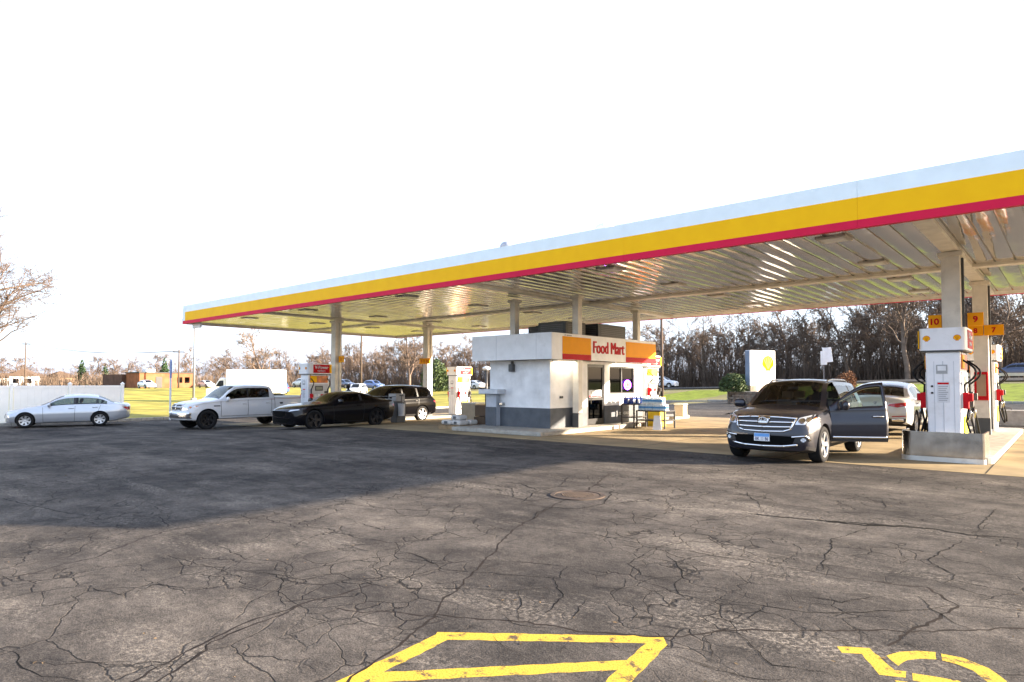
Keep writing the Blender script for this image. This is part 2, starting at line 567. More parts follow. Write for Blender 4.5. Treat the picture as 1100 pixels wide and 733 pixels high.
def wheel_parts(parent, loc, r, wd, m_rim, side, spokes=5, rim_r=None, style='alloy', detail=True):
    """wheel Empty-free: tyre mesh is the part, rim its sub-part; axis along X, outer face to side"""
    rr = rim_r or r * 0.68
    Mx = Matrix.Translation(loc) @ Matrix.Rotation(R(90) * side, 4, 'Y')
    t = MB()
    h = wd / 2
    n = 40 if detail else 16
    t.lathe([(rr * 0.98, -h * 0.9), (r * 0.93, -h), (r * 0.985, -h * 0.8), (r, -h * 0.45), (r, h * 0.45), (r * 0.985, h * 0.8), (r * 0.93, h), (rr * 1.02, h * 0.92), (rr * 0.98, h * 0.75)], n, 0, Mx)
    ty = t.build('wheel', RUBBER, parent)
    m = MB()
    m.lathe([(rr * 0.99, h * 0.93), (rr * 0.93, h * 0.9), (rr * 0.9, h * 0.4), (rr * 0.88, -h * 0.2), (0.02, -h * 0.25)], n, 1, Mx)
    m.lathe([(rr * 1.0, h * 0.8), (rr * 1.0, h * 0.98), (rr * 0.93, h * 0.95), (rr * 0.9, h * 0.7)], n, 0, Mx)
    m.lathe([(rr * 0.2, h * 0.2), (rr * 0.2, h * 0.82), (rr * 0.12, h * 0.9), (0.0, h * 0.9)], 16, 0, Mx)
    for k in range(spokes):
        a = 2 * math.pi * k / spokes + 0.3
        Ms = Mx @ Matrix.Rotation(a, 4, 'Z')
        w0, w1 = (rr * 0.15, rr * 0.19) if style == 'alloy' else (rr * 0.22, rr * 0.30)
        z0, z1 = h * 0.78, h * 0.9
        x0, x1 = rr * 0.12, rr * 0.95
        vs = [(x0, -w0, z0), (x1, -w1, z1), (x1, w1, z1), (x0, w0, z0), (x0, -w0, z0 - .05), (x1, -w1, z1 - .05), (x1, w1, z1 - .05), (x0, w0, z0 - .05)]
        m.add(vs, [(0, 1, 2, 3), (7, 6, 5, 4), (0, 4, 5, 1), (1, 5, 6, 2), (2, 6, 7, 3), (3, 7, 4, 0)], 0, False, Ms)
    m.build('rim', [m_rim, BLACK], ty, angle=30)
    return ty

def seats(parent, P, m, rows, lateral=0.37, zseat=0.62, top=1.28, head=True):
    for ry in rows:
        for sx in (-lateral, lateral):
            s = MB()
            s.box((sx, ry, zseat), (0.5, 0.5, 0.16))
            T = Matrix.Translation((sx, ry + 0.3, zseat)) @ Matrix.Rotation(R(-14), 4, 'X')
            s.box((0, 0, (top - zseat) / 2 - 0.02), (0.48, 0.13, top - zseat - 0.08), 0, T)
            s.box((0, 0, top - zseat + 0.07), (0.26, 0.10, 0.18), 0, T)
            s.build('seat', m, parent, bevel=0.035)

def car_base(P, root, paint, gl=None, gls=None, cut=True, trim=None):
    bm = car_shell(P, P.get('step', 0.07))
    if cut: bm = cut_wells(bm, P)
    bvh = BVHTree.FromBMesh(bm)
    gl = gl or TINT; gls = gls or TINT
    mats = [paint, gl, gls, gls, trim or BLACK, BLACK, paint, gls, BLACK, BLACK]
    parts = split_bins(bm, mats, root)
    bm.free()
    return bvh, parts

def add_wheels(P, root, rim, spokes=5, style='alloy', detail=True, wd=0.24):
    for u in P['axle']:
        for sx in (-1, 1):
            wheel_parts(root, (sx * (P['W'] - wd / 2 - 0.015), u - P['L'] / 2, P['wr']), P['wr'], wd, rim, sx, spokes, style=style, detail=detail, rim_r=P.get('rim'))

def mirrors(root, P, u, z, paint, x=None):
    for sx in (-1, 1):
        m = MB()
        x0 = (x or P['W'] * 0.93)
        m.tube([(sx * (x0 - 0.06), u, z - 0.06), (sx * (x0 + 0.07), u, z - 0.02)], 0.03, 8)
        Mm = Matrix.Translation((sx * (x0 + 0.16), u, z + 0.03))
        m.lathe([(0.0, -0.13), (0.06, -0.125), (0.10, -0.07), (0.108, 0.0), (0.10, 0.07), (0.06, 0.12), (0, 0.125)], 14, 0, Mm @ Matrix.Rotation(R(90), 4, 'Y') @ Matrix.Diagonal((0.9, 0.62, 1.0, 1)))
        m.build('wing_mirror', paint, root)

def handles(root, bvh, P, spots, m):
    for sx, face in ((1, 'left'), (-1, 'right')):
        for u, z in spots:
            v, f = decal(bvh, [(u - P['L'] / 2 - 0.1, z - 0.02), (u - P['L'] / 2 + 0.1, z - 0.02), (u - P['L'] / 2 + 0.1, z + 0.02), (u - P['L'] / 2 - 0.1, z + 0.02)], face, 0.0)
            x = sum(p[0] for p in v) / len(v)
            b = MB(); y = u - P['L'] / 2
            b.tube([(x, y - .1, z), (x + sx * .035, y - .08, z), (x + sx * .04, y, z + .004), (x + sx * .035, y + .08, z), (x, y + .1, z)], 0.014, 8)
            b.build('door_handle', m, root)

def side_lines(root, bvh, P, segs, m=None, w=0.012, name='shut_lines'):
    d = Dec(bvh)
    for face in ('left', 'right'):
        for pts in segs:
            d.line([(u - P['L'] / 2, z) for u, z in pts], w, face)
    return d.build(name, m or BLACK, root)

PLATEBLUE = mat('plate_blue', (0.12, 0.32, 0.68), 0.4)
PLATEWHITE = mat('plate_white', (0.75, 0.77, 0.8), 0.4)
NAVY = mat('navy_ink', (0.02, 0.03, 0.12), 0.5)
def plate(root, y, z, txt, ang=0, rear=False, x=0):
    s = 1 if rear else -1
    Mf = frame((x, y, z), (-s, 0, 0), (0, s, 0))
    b = MB(); b.prism([(-.155, -.078), (.155, -.078), (.155, .078), (-.155, .078)], 0, 0.01, 0, Mf)
    b.prism([(-.15, .01), (.15, .01), (.15, .074), (-.15, .074)], 0.01, 0.012, 1, Mf)
    o = b.build('number_plate', [PLATEWHITE, PLATEBLUE], root)
    text_obj(txt, 'lettering', NAVY, o, 0.07, Mf @ Matrix.Translation((0, -0.03, 0.011)), 0.002, 0.01, width=0.26)

# ---- the charcoal SUV with the open door
def tri_oval(root, y, z, s):
    """three interlocking chrome ovals"""
    b = MB()
    def ring(cx, cz, rx, rz, r):
        pts = [(cx + rx * math.cos(R(a)), y, cz + rz * math.sin(R(a))) for a in range(0, 361, 12)]
        b.tube(pts, r, 6, 0, False)
    ring(0, z, 0.085 * s, 0.058 * s, 0.008 * s); ring(0, z + 0.0, 0.03 * s, 0.056 * s, 0.007 * s); ring(0, z + 0.026 * s, 0.06 * s, 0.03 * s, 0.007 * s)
    b.build('badge', CHROME, root)

def suv_dark(loc, rz):
    root = empty('family_suv', loc, rz, 'charcoal family SUV with its driver door open beside the nearest pump island', 'suv')
    L = 4.785
    P = dict(L=L, W=0.955, wr=0.375, axle=(0.93, 3.72), rim=0.262, step=0.06,
             zt=curve([(0, .90), (.08, .97), (.25, 1.03), (.8, 1.10), (1.28, 1.155), (1.5, 1.27), (2.0, 1.60), (2.25, 1.695), (2.8, 1.735), (3.6, 1.725), (4.2, 1.68), (4.36, 1.60), (4.62, 1.15), (4.785, 1.02)]),
             zs=curve([(0, .80), (.12, .90), (.5, .97), (1.3, 1.045), (2.2, 1.075), (3.6, 1.11), (4.4, 1.13), (4.785, .98)]),
             zb=curve([(0, .27), (.4, .22), (1.4, .26), (3.4, .26), (4.4, .30), (4.785, .36)]),
             w=curve([(0, .84), (.2, .90), (.6, .945), (1.2, .955), (3.8, .955), (4.4, .93), (4.785, .88)]),
             ws=(1.33, 2.16), rw=(4.25, 4.6), sw=[(1.72, 2.5), (2.6, 3.48), (3.58, 4.25)], door=(1.42, 2.55, 0.40),
             bow=(.30, .16), slf=lin([(0.2, .05), (.4, 0), (.62, 0), (.75, .035), (1.0, .14), (1.2, .25)]), clad=0.36, clad_end=0.0, crease=.72, shoulder=.945)
    paint = mat('charcoal_car_paint', (0.020, 0.021, 0.031), 0.3, 0.35, var=0.04, coat=.65)
    bm = car_shell(P, .06); bm = cut_wells(bm, P)
    bvh = BVHTree.FromBMesh(bm)
    gw = glass('clear_windscreen', (0.60, 0.62, 0.62), 0.02, .75)
    parts = split_bins(bm, [paint, gw, GLASS, TINT, BLACK, BLACK, paint, glass('door_glass', (0.62, 0.78, 0.72)), BLACK, BLACK], root)
    # open the driver door about its hinge
    h = Vector((0.915, 1.42 - L / 2, 0))
    T = Matrix.Translation(h) @ Matrix.Rotation(R(-58), 4, 'Z') @ Matrix.Translation(-h)
    door, dwin = parts[6], parts[7]
    dh = MB()
    yh = 2.36 - L / 2
    xh = bvh.ray_cast(Vector((8, yh, .93)), Vector((-1, 0, 0)))[0].x
    dh.tube([(xh - .01, yh - .11, .93), (xh + .03, yh - .09, .935), (xh + .035, yh, .938), (xh + .03, yh + .09, .935), (xh - .01, yh + .11, .93)], .016, 8)
    ho = dh.build('door_handle', CHROME, door)
    tr = Dec(bvh).poly([(1.45 - L / 2, .475), (2.52 - L / 2, .475), (2.52 - L / 2, .52), (1.45 - L / 2, .52)], 'left', 0, .012).build('chrome_strip', CHROME, door, .01)
    cl = Dec(bvh).poly([(1.43 - L / 2, .405), (2.54 - L / 2, .405), (2.54 - L / 2, .47), (1.43 - L / 2, .47)], 'left', 0, .006).build('door_sill', BLACK, door)
    mb = MB()
    mb.tube([(.90, 1.66 - L / 2, 1.10), (1.02, 1.66 - L / 2, 1.11)], .035, 8)
    mb.lathe([(0, -.14), (.07, -.135), (.115, -.08), (.122, 0), (.115, .08), (.07, .125), (0, .13)], 16, 0, Matrix.Translation((1.12, 1.66 - L / 2, 1.17)) @ Matrix.Rotation(R(90), 4, 'Y') @ Matrix.Diagonal((.85, .6, 1, 1)))
    mo = mb.build('wing_mirror', paint, door)
    for o in (door, dwin, ho, tr, cl, mo):
        o.data.transform(T)
    s = door.modifiers.new('s', 'SOLIDIFY'); s.thickness = 0.07; s.offset = -1
    dwin.parent = door
    tag(door, 'charcoal front door swung wide open')
    mb = MB()
    mb.tube([(-.88, 1.66 - L / 2, 1.10), (-1.0, 1.66 - L / 2, 1.11)], .035, 8)
    mb.lathe([(0, -.14), (.07, -.135), (.115, -.08), (.122, 0), (.115, .08), (.07, .125), (0, .13)], 16, 0, Matrix.Translation((-1.10, 1.66 - L / 2, 1.17)) @ Matrix.Rotation(R(90), 4, 'Y') @ Matrix.Diagonal((.85, .6, 1, 1)))
    mb.build('wing_mirror', paint, root)
    add_wheels(P, root, ALLOY, 5, wd=.25)
    # front
    d = Dec(bvh)
    g = [(-.60, .915), (-.52, .70), (-.40, .66), (.40, .66), (.52, .70), (.60, .915), (.3, .94), (-.3, .94)]
    d.poly(g, 'front', 0, .004)
    d.build('grille', BLACK, root)
    d = Dec(bvh)
    for pts, w in (([(-.6, .925), (-.3, .945), (0, .95), (.3, .945), (.6, .925)], .03), ([(-.60, .925), (-.53, .71), (-.41, .665), (0, .655), (.41, .665), (.53, .71), (.60, .925)], .032),
                   ([(-.55, .845), (-.12, .845)], .034), ([(.12, .845), (.55, .845)], .034), ([(-.53, .755), (0, .745), (.53, .755)], .036)):
        d.line(pts, w, 'front', 0, .012)
    d.poly([(-.12, .945), (-.085, .80), (.085, .80), (.12, .945)], 'front', 0, .014)
    d.build('grille_bars', CHROME, root, .012)
    y0 = bvh.ray_cast(Vector((0, -8, .87)), Vector((0, 1, 0)))[0].y
    b = MB(); b.prism(ell(0, 0, .075, .052), 0, .004, 0, frame((0, y0 - .02, .875), (1, 0, 0), (0, -1, 0))); b.build('badge_plate', BLACK, root)
    tri_oval(root, y0 - .035, .875, 1.0)
    for mir in (0, 1):
        f = (lambda p: mirror(p)) if mir else (lambda p: p)
        d = Dec(bvh).poly(f([(.60, .80), (.64, .935), (.80, .985), (.935, 1.0), (.93, .93), (.87, .85), (.74, .80)]), 'front', 0, .006)
        hl = d.build('headlight', LAMP, root)
        d = Dec(bvh).poly(f(ell(.70, .875, .055, .055)), 'front', 0, .012).poly(f(ell(.80, .90, .04, .04)), 'front', 0, .012)
        d.build('lamp_bowl', CHROME, hl)
        Dec(bvh).poly(f([(.85, .90), (.90, .92), (.92, .97), (.87, .955)]), 'front', 0, .012).build('indicator', AMBER, hl)
        d = Dec(bvh).poly(f([(.58, .535), (.80, .56), (.84, .47), (.70, .44), (.60, .46)]), 'front', 0, .005).build('fog_recess', BLACK, root)
        Dec(bvh).line(f([(.56, .555), (.80, .58), (.845, .49)]), .03, 'front', 0, .012).build('fog_trim', CHROME, d, .01)
        Dec(bvh).poly(f(ell(.75, .50, .045, .04)), 'front', 0, .012).build('fog_lamp', LAMP, d)
    Dec(bvh).poly([(-.62, .56), (-.56, .40), (.56, .40), (.62, .56), (.3, .575), (-.3, .575)], 'front', 0, .010).build('lower_intake', mat('intake_black', (.004, .004, .004), .95, spec=.1), root)
    Dec(bvh).line([(-.64, .40), (-.4, .365), (0, .355), (.4, .365), (.64, .40)], .04, 'front', 0, .012).build('bumper_strip', CHROME, root, .01)
    yp = min(bvh.ray_cast(Vector((x, -8, z)), Vector((0, 1, 0)))[0].y for x in (-.1, .1) for z in (.46, .54, .6))
    plate(root, yp - .022, .535, 'BK 11 86')
    d = Dec(bvh)   # bonnet edge and shut lines
    d.line([(-.86, 1.0), (-.62, .965), (0, .985), (.62, .965), (.86, 1.0)], .012, 'front', 0, .004)
    for face in ('left', 'right'):
        for pts in ([(1.42, .40), (1.42, 1.04)], [(2.56, .40), (2.56, 1.10)], [(3.5, .62), (3.58, 1.10)], [(1.42, .40), (3.3, .40)], [(.55, .70), (.3, .72)]):
            d.line([(u - L / 2, z) for u, z in pts], .012, face)
    d.build('shut_lines', BLACK, root)
    Dec(bvh).line([(2.6 - L / 2, .50), (3.28 - L / 2, .50)], .04, 'left', 0, .01).line([(1.45 - L / 2, .50), (3.28 - L / 2, .50)], .04, 'right', 0, .01).build('chrome_strip', CHROME, root)
    handles(root, bvh, P, [(3.42, .97)], CHROME)
    for sx in (-1, 1):     # roof rails
        b = MB(); pts = []
        for u in [2.25 + .2 * i for i in range(10)]:
            hh = bvh.ray_cast(Vector((sx * .615, u - L / 2, 4)), Vector((0, 0, -1)))[0]; pts.append((sx * .615, u - L / 2, hh.z + .035))
        pts[0] = (pts[0][0], pts[0][1], pts[0][2] - .05); pts[-1] = (pts[-1][0], pts[-1][1], pts[-1][2] - .05)
        b.tube(pts, .022, 8); b.build('roof_rail', ALLOY, root)
    b = MB()
    for x0, x1 in ((-.55, .1), (.15, .72)):
        p = []
        for k in range(6):
            x = x0 + (x1 - x0) * k / 5; yy = 1.40 + .05 * k / 5 - L / 2 + .1 * (x / .9) ** 2
            hh = bvh.ray_cast(Vector((x, yy, 4)), Vector((0, 0, -1)))[0]
            p.append((x, yy, hh.z + .02))
        b.tube(p, .011, 6)
    b.build('wiper', BLACK, root)
    b = MB(); b.box((0, 1.55 - L / 2, .98), (1.5, .5, .24)); b.box((0, 2.0 - L / 2, .42), (1.6, 1.2, .1)); b.build('dashboard', INTERIOR, root, bevel=.05)
    b = MB(); c = Vector((.37, 1.98 - L / 2, 1.02))
    b.tube([(c.x + .18 * math.cos(R(a)), c.y + .07 * math.sin(R(a)), c.z + .16 * math.sin(R(a))) for a in range(0, 361, 20)], .016, 6, 0, False)
    b.tube([c, c + Vector((0, -.3, -.08))], .03, 6); b.build('steering_wheel', BLACK, root)
    b = MB(); b.box((0, 2.0 - L / 2, 1.52), (.24, .03, .06)); b.build('rear_view_mirror', BLACK, root, bevel=.01)
    seats(root, P, TAN, (2.35 - L / 2, 3.25 - L / 2), .39, .68, 1.30)
    d = Dec(bvh)
    for mir in (0, 1):
        f = mirror if mir else (lambda p: p)
        Dec(bvh).poly(f([(.55, .95), (.86, .95), (.88, 1.16), (.75, 1.16)]), 'rear', 0, .008).build('tail_light', REDLAMP, root)
    return root

# ---- generic modern car with simple lamps
def car(kind, name, loc, rz, paint, label, cat, group=None, detail=True, glass_f=None, glass_s=None, rim=None, spokes=5, style='alloy', face=None):
    root = empty(name, loc, rz, label, cat, group)
    if kind == 'sedan':
        L = 4.81
        P = dict(L=L, W=.91, wr=.332, axle=(.80, 3.575), rim=.215,
                 zt=curve([(0, .70), (.1, .76), (.5, .86), (1.25, .985), (1.45, 1.06), (2.05, 1.38), (2.35, 1.45), (2.8, 1.47), (3.3, 1.44), (3.6, 1.37), (4.15, 1.10), (4.35, 1.06), (4.7, 1.03), (4.81, .95)]),
                 zs=curve([(0, .60), (.2, .72), (1.2, .90), (2.2, .94), (3.4, .975), (4.2, 1.0), (4.65, .98), (4.81, .88)]),
                 zb=curve([(0, .24), (.5, .20), (1.4, .20), (3.3, .20), (4.3, .25), (4.81, .34)]),
                 w=curve([(0, .76), (.25, .84), (.7, .90), (1.2, .91), (3.8, .91), (4.4, .875), (4.81, .80)]),
                 ws=(1.38, 2.18), rw=(3.52, 4.14), sw=[(1.62, 2.56), (2.66, 3.42), (3.46, 3.85)], bow=(.34, .24),
                 slf=lin([(.2, .04), (.45, 0), (.55, 0), (.75, .10), (.9, .2)]), slr=lin([(.2, .10), (.5, .02), (.7, 0), (.95, .02), (1.1, .06)]), crown=.09, tumble=.42, shoulder=.94, crease=.6)
    elif kind == 'coupe':
        L = 4.80
        P = dict(L=L, W=.945, wr=.352, axle=(.93, 3.70), rim=.27,
                 zt=curve([(0, .70), (.1, .78), (.4, .86), (1.5, .98), (1.75, 1.06), (2.3, 1.31), (2.6, 1.37), (3.0, 1.38), (3.4, 1.32), (4.0, 1.12), (4.3, 1.06), (4.65, 1.05), (4.8, .95)]),
                 zs=curve([(0, .62), (.2, .76), (1.4, .90), (2.4, .94), (3.4, .98), (4.2, 1.0), (4.65, .99), (4.8, .86)]),
                 zb=curve([(0, .19), (.5, .16), (1.4, .16), (3.3, .17), (4.3, .22), (4.8, .30)]),
                 w=curve([(0, .82), (.25, .90), (.7, .94), (1.2, .94), (2.2, .925), (3.6, .945), (4.4, .92), (4.8, .85)]),
                 ws=(1.62, 2.42), rw=(3.3, 4.05), sw=[(1.95, 2.95), (3.05, 3.6)], bow=(.28, .18),
                 slf=lin([(.15, .05), (.35, .035), (.5, .02), (.7, 0), (.85, .08), (1, .2)]), slr=lin([(.2, .10), (.5, .05), (.8, .0), (1.1, .02)]), crown=.08, tumble=.5, shoulder=.93, crease=.66)
    elif kind == 'pickup':
        L = 5.82
        P = dict(L=L, W=1.0, wr=.415, axle=(.99, 4.56), rim=.265, arch=1.14,
                 zt=curve([(0, 1.02), (.08, 1.10), (.3, 1.18), (1.3, 1.27), (1.5, 1.33), (2.05, 1.76), (2.3, 1.885), (2.8, 1.93), (3.6, 1.915), (3.86, 1.87), (4.02, 1.5), (4.06, 1.38), (5.7, 1.385), (5.82, 1.35)]),
                 zs=curve([(0, .92), (.15, 1.04), (1.3, 1.17), (2.2, 1.22), (3.8, 1.26), (4.06, 1.34), (5.7, 1.35), (5.82, 1.30)]),
                 zb=curve([(0, .42), (.4, .38), (1.5, .42), (4.0, .44), (5.2, .48), (5.82, .50)]),
                 w=curve([(0, .93), (.2, .97), (.7, 1.0), (5.4, 1.0), (5.82, .97)]),
                 ws=(1.52, 2.24), rw=(3.9, 4.02), sw=[(1.78, 2.74), (2.80, 3.78)], bed=(4.08, 5.70), bow=(.22, .03),
                 slf=lin([(.3, .08), (.5, 0), (.75, 0), (.78, .06), (1.05, .06), (1.2, .16)]), crown=.07, tumble=.24, shoulder=.965, crease=.5)
    elif kind == 'crossover':   # coupe-roofed SUV
        L = 4.75
        P = dict(L=L, W=.96, wr=.375, axle=(.92, 3.75), rim=.265,
                 zt=curve([(0, .86), (.1, .95), (.4, 1.02), (1.3, 1.13), (1.5, 1.22), (2.1, 1.58), (2.4, 1.66), (2.9, 1.69), (3.5, 1.63), (3.9, 1.53), (4.3, 1.31), (4.42, 1.24), (4.68, 1.18), (4.75, 1.05)]),
                 zs=curve([(0, .76), (.2, .90), (1.3, 1.02), (2.3, 1.06), (3.6, 1.10), (4.4, 1.14), (4.75, .98)]),
                 zb=curve([(0, .26), (.5, .24), (3.4, .25), (4.4, .30), (4.75, .38)]),
                 w=curve([(0, .84), (.25, .90), (.7, .95), (3.9, .96), (4.45, .93), (4.75, .86)]),
                 ws=(1.4, 2.22), rw=(3.75, 4.38), sw=[(1.75, 2.58), (2.66, 3.45), (3.5, 3.85)], bow=(.30, .20),
                 slf=lin([(.2, .05), (.5, 0), (.8, 0), (1.1, .15)]), slr=lin([(.3, .10), (.5, .02), (.7, .0), (1.1, .06)]), crown=.08, tumble=.40, clad=.36, clad_end=.52)
    else:                       # 'suv'
        L = 4.72
        P = dict(L=L, W=.95, wr=.37, axle=(.92, 3.68), rim=.25,
                 zt=curve([(0, .90), (.1, .98), (.4, 1.05), (1.25, 1.15), (1.45, 1.25), (2.0, 1.62), (2.3, 1.71), (3.0, 1.74), (4.0, 1.70), (4.25, 1.63), (4.5, 1.2), (4.68, 1.08), (4.72, 1.0)]),
                 zs=curve([(0, .80), (.2, .93), (1.3, 1.04), (2.3, 1.07), (3.6, 1.10), (4.4, 1.12), (4.72, .96)]),
                 zb=curve([(0, .28), (.5, .25), (3.4, .26), (4.4, .30), (4.72, .36)]),
                 w=curve([(0, .84), (.25, .90), (.7, .94), (3.9, .95), (4.4, .93), (4.72, .88)]),
                 ws=(1.33, 2.15), rw=(4.18, 4.5), sw=[(1.7, 2.5), (2.58, 3.4), (3.48, 4.15)], bow=(.26, .14), slf=lin([(.2, .04), (.5, 0), (.8, .02), (1.1, .14)]), clad=.36)
    if not detail:
        P['step'] = .16; P['rows'] = (5, 4, 3)
    bvh, parts = car_base(P, root, paint, glass_f or TINT, glass_s or TINT, cut=True)
    add_wheels(P, root, rim or ALLOY, spokes, style, detail, wd=.27 if kind == 'pickup' else .23)
    hl = L / 2
    zl = {'sedan': .66, 'coupe': .70, 'pickup': .98, 'crossover': .86, 'suv': .88}[kind]
    wl = P['w'](0.1)
    for mir in (0, 1):
        f = mirror if mir else (lambda p: p)
        if kind == 'coupe':
            Dec(bvh).poly(f([(wl - .30, zl - .03), (wl - .02, zl + .02), (wl + .0, zl + .06), (wl - .28, zl + .03)]), 'front', 0, .006).build('headlight', LAMP, root)
        elif kind == 'pickup':
            Dec(bvh).poly(f([(.56, .86), (.62, 1.02), (.93, 1.05), (.95, .92), (.86, .86)]), 'front', 0, .006).build('headlight', LAMP, root)
            Dec(bvh).poly(f([(.86, .89), (.94, .92), (.95, 1.03), (.88, 1.0)]), 'front', 0, .012).build('indicator', AMBER, root)
        else:
            Dec(bvh).poly(f([(wl - .28, zl - .06), (wl - .05, zl - .05), (wl + .06, zl + .05), (wl - .18, zl + .06)]), 'front', 0, .006).build('headlight', LAMP, root)
        zz = P['zs'](L)
        if kind == 'crossover': continue
        Dec(bvh).poly(f([(wl - .36, zz - .16), (wl - .02, zz - .15), (wl + .02, zz + .0), (wl - .30, zz - .01)]), 'rear', 0, .008).build('tail_light', REDLAMP, root)
    if kind == 'pickup':
        gr = Dec(bvh).poly([(-.50, 1.08), (-.44, .84), (.44, .84), (.50, 1.08)], 'front', 0, .005).build('grille', BLACK, root)
        Dec(bvh).line([(-.51, 1.09), (.51, 1.09), (.45, .83), (-.45, .83), (-.51, 1.09)], .035, 'front', 0, .014).line([(0, 1.08), (0, .84)], .10, 'front', 0, .014).line([(-.5, .965), (.5, .965)], .05, 'front', 0, .016).build('grille_surround', CHROME, gr, .01)
        bp = Dec(bvh).poly([(-.96, .74), (-.94, .50), (.94, .50), (.96, .74)], 'front', 0, .02).build('bumper', CHROME, root, .02)
        Dec(bvh).poly([(-.45, .62), (-.40, .50), (.40, .50), (.45, .62)], 'front', 0, .045).build('intake', BLACK, bp)
        side_lines(root, bvh, P, [[(1.55, .55), (1.55, 1.2)], [(2.76, .55), (2.77, 1.24)], [(3.86, .6), (3.9, 1.27)], [(1.55, .55), (3.86, .55)], [(4.04, .5), (4.04, 1.33)]], w=.018)
        handles(root, bvh, P, [(2.62, 1.06), (3.72, 1.08)], ALLOY)
        mirrors(root, P, 1.80 - hl, 1.26, paint)
        Dec(bvh).poly([(4.62 - .35 - hl, 1.10), (4.45 - hl, 1.10), (4.42 - hl, 1.02), (4.30 - hl, 1.02)], 'left', 0, .006).build('fuel_flap', BLACK, root)
        Dec(bvh).line([(1.25 - hl, 1.0), (1.5 - hl, 1.0)], .05, 'left', 0, .008).line([(1.25 - hl, 1.0), (1.5 - hl, 1.0)], .05, 'right', 0, .008).build('side_badge', DGREY, root)
    elif detail:
        ln = {'sedan': [[(1.45, .25), (1.42, .92)], [(2.6, .25), (2.62, .95)], [(3.42, .45), (3.6, .97)], [(1.45, .25), (3.2, .25)]],
              'coupe': [[(1.75, .25), (1.72, .92)], [(3.05, .25), (3.12, .95)], [(1.75, .25), (3.05, .25)]],
              'crossover': [[(1.42, .38), (1.42, 1.02)], [(2.6, .38), (2.62, 1.06)], [(3.42, .55), (3.6, 1.08)]],
              'suv': [[(1.42, .38), (1.42, 1.02)], [(2.54, .38), (2.54, 1.06)], [(3.4, .55), (3.5, 1.08)]]}[kind]
        side_lines(root, bvh, P, ln, w=.012)
        handles(root, bvh, P, {'sedan': [(2.48, .84), (3.38, .87)], 'coupe': [(2.9, .85)], 'crossover': [(2.48, .96), (3.38, .98)], 'suv': [(2.42, .96), (3.32, .98)]}[kind], paint if kind != 'suv' else CHROME)
        mirrors(root, P, {'sedan': 1.66, 'coupe': 1.95, 'crossover': 1.72, 'suv': 1.68}[kind] - hl, {'sedan': .98, 'coupe': .98, 'crossover': 1.1, 'suv': 1.1}[kind], paint)
        Dec(bvh).poly([(-.42, zl - .02), (-.36, zl - .22), (.36, zl - .22), (.42, zl - .02)], 'front', 0, .005).build('grille', mat('intake_black', (.004, .004, .004), .95, spec=.1), root)
        if kind == 'coupe':
            Dec(bvh).poly([(-.6, .42), (-.5, .26), (.5, .26), (.6, .42)], 'front', 0, .008).build('lower_intake', mat('intake_black', (.004, .004, .004), .95, spec=.1), root)
            b = MB(); b.box((0, L / 2 - .16, 1.13), (1.6, .22, .025)); b.box((-.6, L / 2 - .16, 1.09), (.04, .12, .08)); b.box((.6, L / 2 - .16, 1.09), (.04, .12, .08)); b.build('spoiler', paint, root, bevel=.01)
        if kind == 'sedan':
            tri_oval(root, bvh.ray_cast(Vector((0, -8, .63)), Vector((0, 1, 0)))[0].y - .01, .63, .8)
        if kind == 'crossover':
            yb = bvh.ray_cast(Vector((0, 8, .85)), Vector((0, -1, 0)))[0].y
            plate(root, yb + .01, .82, 'A 27 614', rear=True)
            for mir in (0, 1):
                f = mirror if mir else (lambda p: p)
                Dec(bvh).poly(f([(.34, .93), (.40, .99), (.86, 1.04), (.88, .94), (.60, .88)]), 'rear', 0, .012).build('tail_light', REDLAMP, root)
                Dec(bvh).line(f([(.46, .60), (.80, .62)]), .03, 'rear', 0, .01).build('reflector', REDLAMP, root)
                Dec(bvh).poly(f([(.44, .46), (.76, .46), (.74, .54), (.46, .54)]), 'rear', 0, .014).build('exhaust_trim', CHROME, root, .02)
            b = MB(); b.prism(ell(0, 0, .045, .045), 0, .01, 0, frame((0, yb + .0, 1.02), (-1, 0, 0), (0, 1, 0))); b.build('badge', CHROME, root)
    seats(root, P, INTERIOR, ({'sedan': (2.35, 3.2), 'coupe': (2.6,), 'pickup': (2.5, 3.3)}.get(kind, (2.3, 3.15)))[0:2] and [v - hl for v in {'sedan': (2.35, 3.2), 'coupe': (2.6,), 'pickup': (2.5, 3.3)}.get(kind, (2.3, 3.15))], .37,
          {'sedan': .5, 'coupe': .42, 'pickup': .85}.get(kind, .66), {'sedan': 1.12, 'coupe': 1.02, 'pickup': 1.5}.get(kind, 1.3)) if detail else None
    return root
# ------------------------------------------------------------------ the ground
def ground_sheet(name, x0, x1, y0, y1, step, m, lift, kind='structure', hole=None):
    nx = max(1, int((x1 - x0) / step)); ny = max(1, int((y1 - y0) / step))
    vs = []; fs = []
    for j in range(ny + 1):
        for i in range(nx + 1):
            x = x0 + (x1 - x0) * i / nx; y = y0 + (y1 - y0) * j / ny
            vs.append((x, y, gz(x, y) + lift))
    for j in range(ny):
        for i in range(nx):
            a = j * (nx + 1) + i
            fs.append((a, a + 1, a + nx + 2, a + nx + 1))
    mb = MB(); mb.add(vs, fs, 0, True)
    return tag(mb.build(name, m), kind=kind)

